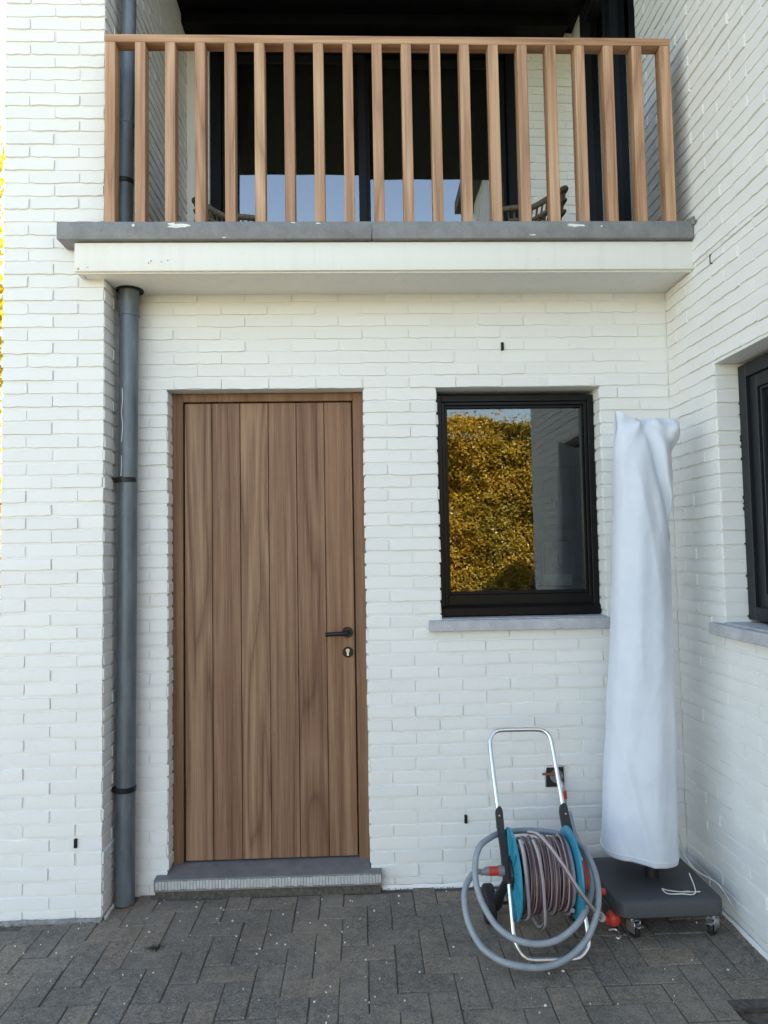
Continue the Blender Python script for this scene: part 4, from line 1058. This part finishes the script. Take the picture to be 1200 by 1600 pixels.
# ------------------------------------------------------------------ paint chips and moss on the paving
fk = MB(); rf_ = random.Random(11)
for _ in range(150):
    x, y = rf_.uniform(-.66, 2.35), rf_.uniform(-1.1, -.05)
    if rf_.random() < .35: x = rf_.uniform(-.5, .9)
    if x < XP and y > YP - .01: continue
    s = rf_.uniform(.0012, .0042) * (1.5 if rf_.random() < .12 else 1); a = rf_.uniform(0, 6)
    n = 5; top = []
    for k in range(n):
        an = a + 2 * math.pi * k / n; rr = s * rf_.uniform(.6, 1.2); top.append((x + rr * math.cos(an), y + rr * math.sin(an), 0))
    fk.add([(p[0], p[1], -.003) for p in top] + [(p[0], p[1], .0018) for p in top], [tuple(range(n, 2 * n))] + [(k, (k + 1) % n, n + (k + 1) % n, n + k) for k in range(n)])
tag(fk.build('paint_chips', FLECK), 'scattered white paint chips on the paving', 'paint chips', kind='stuff')
cr = MB()
for _ in range(900):
    e = rf_.random()
    if e < .55: x, y = rf_.uniform(.98, 2.38), -.012 - abs(rf_.gauss(0, .035))
    elif e < .8: x, y = XR - .015 - abs(rf_.gauss(0, .03)), rf_.uniform(-1.1, 0)
    else: x, y = rf_.uniform(-.2, .98), -.03 - abs(rf_.gauss(0, .05))
    s = rf_.uniform(.0008, .003); a = rf_.uniform(0, 6); n = 4
    tp = [(x + s * math.cos(a + 1.57 * k) * rf_.uniform(.6, 1.2), y + s * math.sin(a + 1.57 * k) * rf_.uniform(.6, 1.2)) for k in range(n)]
    cr.add([(p[0], p[1], -.003) for p in tp] + [(x, y, .0015 + s * .6)], [(k, (k + 1) % n, 4) for k in range(n)])
tag(cr.build('grit', GRIT), 'brown grit and crumbs gathered along the foot of the walls', 'grit', kind='stuff')
ms = MB(); mc = atZ(240, 1482, 0)
for _ in range(260):
    x, y = mc.x + rf_.gauss(0, .016), mc.y + rf_.gauss(0, .010); s = rf_.uniform(.0015, .0035); a = rf_.uniform(0, 6)
    ms.add([(x + s * math.cos(a), y + s * math.sin(a), -.004), (x - s * math.cos(a), y - s * math.sin(a), -.004), (x + rf_.uniform(-s, s), y + rf_.uniform(-s, s), rf_.uniform(.002, .007))], [(0, 1, 2)])
tag(ms.build('moss', MOSSM), 'small tuft of moss in the joints before the pier', 'moss', kind='stuff')

# ------------------------------------------------------------------ hedge across the garden and tree beside the house
def leaf(mb, p, s, rnd, nrm=None):
    a = Vector((rnd.gauss(0, 1), rnd.gauss(0, 1), rnd.gauss(0, 1)))
    if nrm is not None: a = a * .6 + nrm
    a.normalize(); t = a.orthogonal().normalized(); t.rotate(Matrix.Rotation(rnd.uniform(0, 6.28), 3, a)); b = a.cross(t); w_ = s * .34
    mb.v += [tuple(p - t * s * .5), tuple(p + b * w_ - a * s * .08), tuple(p + t * s * .5), tuple(p - b * w_ - a * s * .08)]; o = len(mb.v) - 4
    mb.f.append((o, o + 1, o + 2, o + 3)); mb.mi.append(0); mb.sm.append(False)
rh = random.Random(4)
hx0, hx1, hy0, hy1, hh = .9, 9.5, -9.7, -8.5, 3.80
hedge = thing('hedge', (5.2, -9, -.07), 'tall trimmed golden autumn hedge across the garden, mirrored in the window', 'hedge')
hm = MB()
for _ in range(170000):
    x = rh.uniform(hx0, hx1)
    r = rh.random(); top = hh + .10 * noise.noise(Vector((x * .9, 1, 2))) + .05 * noise.noise(Vector((x * 4, 5, 2)))
    bulge = .13 * noise.noise(Vector((x * 1.1, 3, 0)))
    if r < .80:
        z = rh.uniform(.1, top); y = hy1 - abs(rh.gauss(0, .16)) + .34 * noise.noise(Vector((x * 1.3, z * 1.3, 7))) + .12 * noise.noise(Vector((x * 4.5, z * 4.5, 2))); nrm = Vector((0, .62, .48))
        if rh.random() < .04: y += rh.uniform(0, .08)
    elif r < .92: z = top - abs(rh.gauss(0, .06)) + (rh.uniform(0, .22) if rh.random() < .12 else 0); y = rh.uniform(hy0, hy1); nrm = Vector((0, 0, 1))
    else: z = rh.uniform(.1, top); y = hy0 + abs(rh.gauss(0, .1)); nrm = Vector((0, -1, .2))
    leaf(hm, Vector((x, y, z)), rh.uniform(.034, .064), rh, nrm)
hm.build('foliage', HEDGELEAF, hedge)
MB().box(hx0 + .3, hx1 - .3, hy0 + .35, hy1 - .55, .15, hh - .25, .1, 2).build('dense_heart', HEARTM, hedge)
# twiggy dark heart of the hedge
q = MB()
for k in range(34):
    x = hx0 + .15 + k * (hx1 - hx0 - .3) / 33
    q = MB(); q.tube([(x, -9, -.08), (x + rh.uniform(-.1, .1), -9 + rh.uniform(-.1, .1), 1.6), (x + rh.uniform(-.2, .2), -9 + rh.uniform(-.2, .2), 3.25)], [.035, .025, .008], 6); q.build('stem', BARK, hedge)
q = MB()
for _ in range(1300):
    x, z = rh.uniform(hx0, hx1), rh.uniform(.2, 3.3); y = rh.uniform(hy0 + .2, hy1 - .15); d = Vector((rh.gauss(0, .3), rh.gauss(0, .3), rh.gauss(.2, .3))); q.tube([(x, y, z), (x + d.x, y + d.y * .5, z + d.z)], .006, 4)
tag(q.build('twigs', BARK, hedge), kind='stuff')

def tree(loc, H, r, nleaf, label, seed):
    rt = random.Random(seed); t = thing('autumn_tree', loc, label, 'tree'); L = Vector(loc)
    MB().tube(smooth_path([L, L + Vector((.05, .05, H * .25)), L + Vector((-.05, .1, H * .5)), L + Vector((.05, 0, H * .92))], 6), [.14 - .13 * k / 18 for k in range(19)], 12).build('trunk', BARK, t)
    tips = []
    for k in range(34):
        z = H * rt.uniform(.06, .85); a = rt.uniform(0, 6.28); ln = r * rt.uniform(.7, 1.1) * (1 - .45 * max(0, (z / H - .55) / .45))
        s0 = L + Vector((0, 0, z)); e = s0 + Vector((math.cos(a) * ln, math.sin(a) * ln, ln * rt.uniform(.2, .6))); mid = s0.lerp(e, .5) + Vector((0, 0, .12))
        MB().tube([s0, mid, e], [.035, .022, .006], 6).build('branch', BARK, t); tips += [s0.lerp(e, f) for f in (.45, .6, .75, .9, 1.0)]
    m = MB()
    for _ in range(nleaf):
        c = rt.choice(tips); d = Vector((rt.gauss(0, 1), rt.gauss(0, 1), rt.gauss(0, 1))) * .26; leaf(m, c + d, rt.uniform(.07, .13), rt)
    m.build('crown', TREELEAF, t)
tree((-4.95, 5.2, -.08), 7.6, 1.95, 34000, 'bright yellow autumn tree past the left corner of the house', 2)
print('bricks', n1, n2, n2b, n3, n4, 'objects', len(bpy.data.objects))
